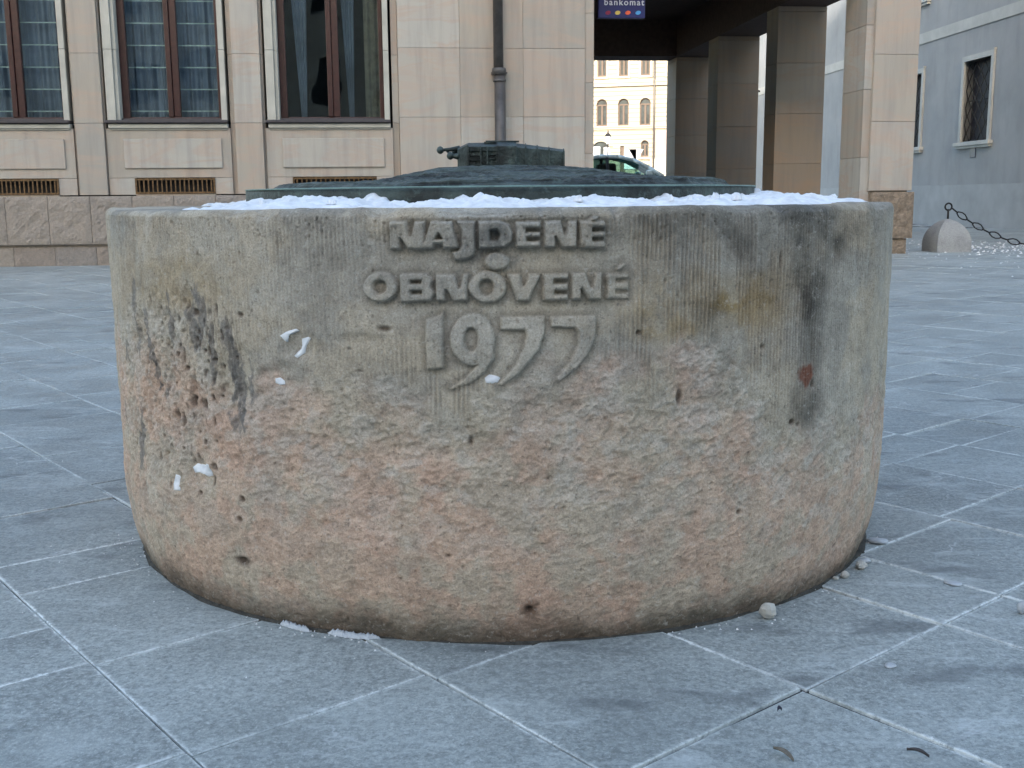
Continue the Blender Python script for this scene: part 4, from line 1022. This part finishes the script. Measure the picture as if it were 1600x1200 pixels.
sn_o = bpy.data.objects.new('rim_snow', me); C.objects.link(sn_o); sn_o.location = (WCX, WCY, 0); tag(sn_o, 'crusty white snow lying along the top of the wellhead rim', 'snow', kind='stuff')
# ice shards standing in the rim snow
lump_names = ['leftmost rounded lump of frozen snow on the rim', 'tallest snow lump at the left, second from the left end of the rim snow', 'low wide snow lump left of the bare dip in the rim snow', 'first of two curled snow lumps in front of the passage', 'second curled snow lump in front of the passage, right of its twin', 'left of two broad snow lumps at the right end of the bronze plate', 'right of two broad snow lumps at the right end of the bronze plate', 'small snow lump just beyond the right end of the bronze plate', 'greyish flat snow lump below the corner of the passage', 'wide snow lump near the right end of the rim snow', 'last snow lump at the right end of the rim snow']
for li2, (px_, py_, w_, h_) in enumerate([(410,308,10,10),(445,304,13,12),(520,306,16,7),(1048,303,9,9),(1078,304,9,9),(1118,300,14,12),(1150,300,14,12),(1185,300,10,9),(905,310,14,9),(1330,305,16,8),(1350,307,12,7)]):
    ph_ = px2phi(px_); r_ = .80; m = MB(); k = 6; sc = .0013
    base_ = [(w_*sc*.55*math.cos(2*PI*i/k)*random.uniform(.7,1.2), .010*math.sin(2*PI*i/k), 0) for i in range(k)]
    mid_ = [(x*.92+random.uniform(-.002,.002), y*.9, h_*sc*.5) for x, y, z in base_]; tip = [(x*.28+random.uniform(-.003,.003), y*.3, h_*sc*random.uniform(.75,1.05)) for x, y, z in base_]
    m.add(base_+mid_+tip, [(i, (i+1) % k, k+(i+1) % k, k+i) for i in range(k)] + [(k+i, k+(i+1) % k, 2*k+(i+1) % k, 2*k+i) for i in range(k)] + [tuple(range(2*k, 3*k))], .5, True)
    o = m.build('snow_lump', M['snow'], None); o.location = (WCX + r_*math.sin(ph_), WCY - r_*math.cos(ph_), WH+.009); tag(o, lump_names[li2], 'snow lump', 'frozen lumps in the rim snow')

# ------------------------------------------------------------------ bronze relief plate with model
t = NT('patinated bronze', .5, .35); o = t.obj(); c = t.mix(t.ramp(t.noise(o, 14, 6, .65), [(.38, 0.), (.66, 1.)]), (.024,.028,.025), (.070,.095,.087)); c = t.mix(t.ramp(t.noise(o, 50, 5, .7), [(.55, 0.), (.75, .6)]), c, (.15,.21,.19))
M['bronze'] = t.out(c, t.bump(t.noise(o, 90, 4, .7), .004))
t = NT('patinated bronze landscape', .55, .3); o = t.obj(); st_ = t.noise(t.mp(o, (4.5, 4.5, 70)), 1, 5, .6, .6)
c = t.mix(t.ramp(st_, [(.38, 0.), (.60, 1.)]), (.014,.015,.012), (.085,.105,.093)); c = t.mix(t.ramp(t.noise(o, 35, 5, .7), [(.52, 0.), (.72, .6)]), c, (.15,.20,.18))  # dark creases follow the bump: crease shade painted into the bronze
M['bronze_land'] = t.out(c, t.bump(st_, .03, 1., t.bump(t.noise(o, 80, 4, .7), .004)))
M['bronze_highlight'] = m_plain('bronze edge highlight', (.16,.24,.21), .45, .3, sc=40)
BR = empty('bronze_relief', (WCX, WCY, WH), 0, 'green patinated round bronze relief plate with hilly landscape on the wellhead', 'bronze relief')
PT = .822-WH
m = MB(); m.lathe([(.60, -.006), (.617, -.004), (.623, .002), (.623, PT-.004), (.619, PT), (.60, PT)], k=160); m.build('base_plate', M['bronze'], BR, bevel=0)
m = MB(); m.tube([(.6215*math.cos(2*PI*i/160), .6325*math.sin(2*PI*i/160), PT-.0012) for i in range(160)], .0019, 6, closed=True); m.build('rim_highlight', M['bronze_highlight'], BR)  # pale ring that paints the highlight along the plate edge
nx, ny = 400, 300; gx = np.linspace(-.60, .60, nx); gy = np.linspace(-.60, .60, ny); GXm, GYm = np.meshgrid(gx, gy)
sil = [(395,297),(410,296),(440,294),(470,289),(540,287),(590,286),(625,280),(655,272),(690,263),(780,259),(880,261),(960,270),(1000,277),(1080,279),(1118,283),(1150,291),(1165,297)]
sx_ = [at(a_, b_, 2.77)[0]-WCX for a_, b_ in sil]; szv = [at(a_, b_, 2.77)[2]-.822 for a_, b_ in sil]
Hm = np.interp(GXm, sx_, szv); RRr = np.sqrt(GXm**2 + GYm**2)
edge = .566 + .030*fbm(GXm*6, GYm*6, GXm*0+2, 4); msk = sstep(0, .022, edge - RRr)
fy = 1-sstep(.0, .50, np.abs(GYm)); Hn = .009 + .007*fbm(GXm*5, GYm*7, GXm*0+6, 3) + np.clip(Hm-.006, 0, 1)*(.04+.92*fy)
strata = .30-np.abs(fbm(GXm*4.5, GYm*17 + 1.2*pn(GXm*5, GYm*3, GXm*0), GXm*0+8, 3, .5)); Hn = Hn + .030*np.clip(strata, -.25, .3)*(.30+fy*.7)
Hn = Hn - .006*sstep(.06, .0, np.abs(fbm(GXm*3+2, GYm*9, GXm*0+21, 3, .5))) + .0045*fbm(GXm*26, GYm*40, GXm*0, 4, .6)
Hn = np.minimum(Hn, Hm*np.clip(1+GYm*.36, 0, 1)+.0015+.002*pn(GXm*30, GYm*30, GXm*0)); Hn = Hn*msk
# rumpled dark hollow at front
keepv = (RRr < edge).ravel()
vs = np.stack([GXm, GYm, PT + np.maximum(Hn, 0) - .002*(msk <= 0)], -1).reshape(-1, 3)
I, J = np.meshgrid(np.arange(ny-1), np.arange(nx-1), indexing='ij'); q = np.stack([I*nx+J, I*nx+J+1, (I+1)*nx+J+1, (I+1)*nx+J], -1).reshape(-1, 4)
q = q[keepv[q].all(1)]; used, inv = np.unique(q, return_inverse=True)
me = bpy.data.meshes.new('landscape'); me.from_pydata(vs[used].tolist(), [], inv.reshape(-1, 4).tolist()); me.polygons.foreach_set('use_smooth', np.ones(len(q), bool)); me.materials.append(M['bronze_land'])
o = bpy.data.objects.new('landscape', me); C.objects.link(o); o.parent = BR
# the lying church model. local units: X,Y of a 4.444x crop
MD = 2.72
def mz(X, Y): p = at(640+X/4.444, 190+Y/4.444, MD); return p[0], p[2]
x0_, z0_ = mz(700, 312)
CM = empty('church_model', (x0_, MD, z0_), 0); CM.parent = BR; CM.matrix_parent_inverse = Matrix.Identity(4); CM.location = (x0_-WCX, MD-WCY, z0_-WH)
def L(X, Y): a_, b_ = mz(X, Y); return a_-x0_, b_-z0_
def seg(name, Xa, Xb, eaveA, eaveB, ridgeA, ridgeB, dep=.055, depb=None, bot=330):
    """a gabled body lying along x: wall up to eave, sloped roof to ridge"""
    depb = depb or dep; m = MB(); vs = []
    for X, ev, rg, d in ((Xa, eaveA, ridgeA, dep), (Xb, eaveB, ridgeB, depb)):
        x, zb = L(X, bot); ze = L(X, ev)[1]; zr = L(X, rg)[1]; vs += [(x,-d,zb), (x,-d,ze), (x,-d*.45,zr), (x,d*.45,zr), (x,d,ze), (x,d,zb)]
    m.add(vs, [(5,4,3,2,1,0), (6,7,8,9,10,11)] + [(i, (i+1) % 6, 6+(i+1) % 6, 6+i) for i in range(6)]); return m
seg('choir', 738, 1066, 184, 212, 152, 196, .050, .044).build('choir', M['bronze'], CM, bevel=.0008)
seg('crossing', 612, 742, 178, 180, 138, 140, .066).build('crossing', M['bronze'], CM, bevel=.001)
seg('nave', 412, 612, 182, 180, 152, 148, .060).build('nave', M['bronze'], CM, bevel=.001)
seg('tower_base', 338, 412, 200, 168, 186, 152, .034, .060, 318).build('tower_base', M['bronze'], CM, bevel=.001)
for X in (738, 805, 885, 965, 1066):
    x, zb = L(X, 325); f_ = (X-738)/328; zt_2 = L(X, 184+28*f_)[1]; zr_ = L(X, 152+44*f_)[1]; d = .050-.006*f_; m = MB()
    m.box(x-.0018, x+.0018, -d-.004, -d+.001, zb, zt_2); m.tube([(x, -d-.001, zt_2), (x, -d*.45, zr_+.001)], .0017, 6); m.build('rib', M['bronze'], CM)
for X in (414, 500, 545, 610, 616, 735):
    x, zb = L(X, 325); zt_2 = L(X, 180)[1]; m = MB(); m.box(x-.0016, x+.0016, -.0705, -.059, zb, zt_2); m.build('pilaster', M['bronze'], CM)
for (Xa, Xb, Ya, Yb) in ((430,500,236,242),(430,500,270,276),(548,600,232,238),(548,600,262,268),(415,612,208,212)):
    a_, b_ = L(Xa, Yb), L(Xb, Ya); m = MB(); m.box(a_[0], b_[0], -.064, -.058, a_[1], b_[1]); m.build('moulding', M['bronze'], CM)
for (Xa, Xb, Y_) in ((440,500,180),(440,500,193),(520,600,150),(620,680,152),(530,760,143)):
    a_ = L(Xa, Y_); b_ = L(Xb, Y_); m = MB(); m.tube([(a_[0], -.035, a_[1]), (b_[0], -.035, b_[1])], .0022, 6); m.build('moulding', M['bronze'], CM)
m = MB()
for (Xa, Xb, Ya, Yb) in ((436,496,244,269),(550,596,240,261)):
    a_, b_ = L(Xa, Yb), L(Xb, Ya); m.box(a_[0], b_[0], -.0612, -.058, a_[1], b_[1])
m.build('window_shade_patch', m_plain('dark window patch', (.008,.012,.011), .7), CM)  # dark patches that paint the shade of recessed windows
for (Xb, Yb, rb, X1, Y1, r1, yy) in ((215,200,26,350,188,20,-.012),(262,200,14,350,190,18,.02),(312,206,22,360,200,26,.01),(288,241,26,358,246,30,-.03)):
    a_ = L(Xb, Yb); b_ = L(X1, Y1); k = .359e-3; m = MB()
    m.tube([(b_[0], yy, b_[1]), (b_[0]*.5+a_[0]*.5, yy, b_[1]*.5+a_[1]*.5), (a_[0], yy, a_[1])], [r1*k, r1*k*.6, rb*k*.35], 10)
    m.lathe([(.15*rb*k, -rb*k), (.7*rb*k, -.7*rb*k), (rb*k, 0), (.7*rb*k, .7*rb*k), (.15*rb*k, rb*k)], (a_[0], yy, a_[1]), 14)
    m.build('spire', M['bronze'], CM)

# ------------------------------------------------------------------ snow caught in hollows of the drum
def surf(px_, py_):
    p, z = well_hit(px_, py_); ci = int(round((p+1.66)/3.32*(nf-1))); ri = int(round((z+.02)/dz)); ri = max(0, min(399, ri)); return Vector((PXo[ri, ci]+WCX, PYo[ri, ci]+WCY, PZo[ri, ci])), p
for (poly, lab) in (([(294,732),(300,726),(312,728),(322,724),(328,728),(325,734),(327,744),(318,747),(306,740),(297,740)], 'white snow patch in the lower left hollow of the drum'),
        ([(272,742),(276,744),(276,756),(279,768),(273,766),(271,756)], 'thin vertical sliver of snow left of the larger white patch on the drum'),
        ([(438,524),(448,518),(452,516),(463,514),(467,518),(457,519),(450,526),(447,535),(443,534)], 'small forked snow patch high on the left of the drum'),
        ([(470,530),(480,526),(484,528),(477,540),(474,552),(462,560),(457,556),(468,548),(470,540)], 'curved snow patch just below the forked one on the drum'),
        ([(428,592),(434,590),(441,596),(443,602),(434,603),(428,598)], 'tiny faint snow patch lowest of the three on the upper left drum'),
        ([(757,590),(765,585),(775,586),(781,590),(778,597),(768,600),(760,598)], 'snow pocket caught between the tails of the date numerals')):
    cx_ = sum(p[0] for p in poly)/len(poly); cy_ = sum(p[1] for p in poly)/len(poly); c0, ph_ = surf(cx_, cy_); nrm = Vector((math.sin(ph_), -math.cos(ph_), 0))
    n = len(poly); m = MB(); rings = []
    for (f_, out) in ((1.08, -.006), (1.0, .0004), (.7, .0018), (.3, .0024)):
        for p in poly:
            q, ph2 = surf(cx_+(p[0]-cx_)*f_, cy_+(p[1]-cy_)*f_); base_r = c0.dot(nrm)*.0; rings.append(q + nrm*out)
    vs = [q - c0 for q in rings]
    m.add(vs, [(r*n+i, r*n+(i+1) % n, (r+1)*n+(i+1) % n, (r+1)*n+i) for r in range(3) for i in range(n)] + [tuple(range(3*n, 4*n))], .5, True)
    o = m.build('snow_patch', M['snow'], None); o.location = c0; tag(o, lab, 'snow patch')

# ------------------------------------------------------------------ loose bits on the paving
def pebble(px_, py_, wpx, hpx, mat, name, label, cat, seed=0, group=None):
    x, y = on_ground(px_, py_+hpx*.4); sc = y/1700*1.03; rnd = np.random.RandomState(seed); m = MB(); k, rr_ = (9, 5) if name == 'stone_lump' else (14, 7); vs = []
    for i in range(rr_+1):
        a = PI*i/rr_
        for j in range(k):
            b = 2*PI*j/k; d = 1+.16*math.sin(2*b+seed)*math.sin(a)+.10*math.sin(3*b+2*a+seed)+.07*rnd.uniform(-1, 1)
            if mat.name.startswith('pale') and rr_: d *= 1+.10*math.sin(5*b+7*a+seed)
            vs.append((math.sin(a)*math.cos(b)*d*wpx/2*sc, math.sin(a)*math.sin(b)*d*wpx/2.4*sc, (1-math.cos(a)*(1 if i else 1))*hpx/2*sc*(.9+.1*d)))
    m.add(vs, [(i*k+j, i*k+(j+1) % k, (i+1)*k+(j+1) % k, (i+1)*k+j) for i in range(rr_) for j in range(k)], .5, name != 'stone_lump')
    o = m.build(name, mat, None); o.location = (x, y, -.001); return tag(o, label, cat, group)
M['pale_stone'] = m_plain('pale limestone lump', (.50,.49,.45), .8, var=.12, sc=60, bump=.003)
M['ice'] = m_plain('dirty ice', (.42,.45,.48), .4, var=.15, sc=50)
pebble(1200, 955, 26, 27, M['pale_stone'], 'stone_lump', 'pale roundish stone lump resting against the front right foot of the wellhead', 'stone', 3)
pebble(1345, 883, 22, 14, M['pale_stone'], 'stone_lump', 'flattish pale stone, largest of the pebbles at the right foot', 'stone', 5)
pebble(1320, 898, 15, 12, M['pale_stone'], 'pebble', 'small tan pebble left of the flattish pale stone', 'pebble', 6)
pebble(1306, 903, 9, 6, M['pale_stone'], 'pebble', 'tiny pebble nearest the wellhead at its right foot', 'pebble', 8)
pebble(1352, 876, 17, 8, M['ice'], 'ice_piece', 'thin piece of ice behind the flattish pale stone', 'ice', 7)
pebble(1372, 845, 30, 8, M['ice'], 'ice_piece', 'flat ice piece by the right edge of the wellhead', 'ice', 9)
pebble(1391, 1039, 22, 5, M['ice'], 'ice_piece', 'grey flake of ice on the slab joint right of the wellhead', 'ice', 12)
pebble(1597, 950, 18, 22, M['ice'], 'ice_piece', 'pale lump at the far right edge of the paving', 'ice', 13)
pebble(1490, 911, 26, 4, M['ice'], 'ice_piece', 'flat grey chip lying farther right on the paving', 'ice', 16)
def leaf(px_, py_, ln, wd, rot, col_, label):
    x, y = on_ground(px_, py_); sc = y/1700; m = MB(); k = 12; vs = []
    for i in range(k+1):
        s_ = i/k; wv = wd*sc*math.sin(PI*min(1, s_*1.02))**.7*.5+.0004; xx = (s_-.5)*ln*sc; zc2 = .004*math.sin(PI*s_)+.0022
        vs += [(xx, -wv, zc2+.003), (xx, 0, zc2-.0006), (xx, wv, zc2+.004)]
    m.add(vs, [(3*i+j, 3*i+j+1, 3*i+4+j, 3*i+3+j) for i in range(k) for j in (0, 1)], .5, True)
    o = m.build('dry_leaf', m_plain('dry leaf', col_, .8, sc=60), None); o.location = (x, y, 0); o.rotation_euler = (0, 0, rot)
    md = o.modifiers.new('t', 'SOLIDIFY'); md.thickness = .0008; return tag(o, label, 'leaf')
leaf(1224, 1182, 50, 12, math.radians(118), (.20,.17,.13), 'curled brown dry leaf on the slab at the bottom edge')
leaf(1434, 1180, 38, 8, math.radians(140), (.07,.06,.06), 'narrow dark leaf on the slab near the bottom right')
leaf(1218, 1113, 9, 6, .4, (.03,.03,.05), 'tiny dark leaf scrap beside the slab joint')
# crust of ice along the foot and scattered crumbs
def crust(pts_px, wd, name, label, mat, cat='ice'):
    P = [Vector((*on_ground(a, b), 0)) for a, b in pts_px]; c0 = P[0].copy(); m = MB(); n = 40; vs = []; rnd = random.Random(len(pts_px))
    for i in range(n+1):
        s_ = i/n*(len(P)-1); k = min(int(s_), len(P)-2); p = P[k].lerp(P[k+1], s_-k); d = (P[k+1]-P[k]).normalized(); nn = Vector((-d.y, d.x, 0)); ww_ = wd*(math.sin(PI*i/n)**.4+.05)*rnd.uniform(.75, 1.2)
        for q, hz in ((-1, .0), (-.6, .007), (0, .010), (.6, .006), (1, 0)): v_ = p + nn*q*ww_ - c0; v_.z = hz*rnd.uniform(.6, 1.2)*min(1, math.sin(PI*i/n)*3+.1); vs.append(v_)
    m.add(vs, [(5*i+j, 5*i+j+1, 5*i+6+j, 5*i+5+j) for i in range(n) for j in range(4)], .5, True)
    o = m.build(name, mat, None); o.location = c0; return tag(o, label, cat)
crust([(512,989),(550,995),(596,999)], .008, 'ice_strip', 'strip of dirty ice lying at the front left foot of the wellhead', M['ice'])
crust([(438,975),(460,981),(485,988)], .006, 'ice_strip', 'shorter thin ice strip left of the longer one at the foot', M['ice'])
m = MB(); rnd = random.Random(5)
def crumb(x, y, r):
    vs = [(x+r*rnd.uniform(-1,1), y+r*rnd.uniform(-1,1), z*r*rnd.uniform(.4, .9)) for z in (0, 0, 0, 1, 1)]
    a = rnd.uniform(0, 6); vs = [(x+r*math.cos(a+q*2.1), y+r*math.sin(a+q*2.1), -.001) for q in range(3)] + [(x+r*.4*rnd.uniform(-1,1), y+r*.4*rnd.uniform(-1,1), r*rnd.uniform(.5, .9))]
    m.add(vs, [(0,1,3), (1,2,3), (2,0,3)])
for i in range(420):
    a = rnd.uniform(-1.7, 1.7); r_ = .877 + .035*abs(rnd.gauss(0, 1))+.004; crumb(WCX+r_*math.sin(a), WCY-r_*math.cos(a), rnd.uniform(.001, .0032))
for i in range(260): crumb(rnd.uniform(-2, 2.5), rnd.uniform(1.2, 5), rnd.uniform(.001, .003))
for i in range(420):
    x = rnd.gauss(7.2, .8); y = rnd.gauss(16.2, 1.1)
    crumb(x, y, rnd.uniform(.008, .03))
for i in range(160): crumb(rnd.uniform(4.5, 8), rnd.uniform(10, 15), rnd.uniform(.004, .016))
tag(m.build('snow_crumbs', M['snow']), 'scattered crumbs of snow and ice on the paving', 'snow crumbs', kind='stuff')
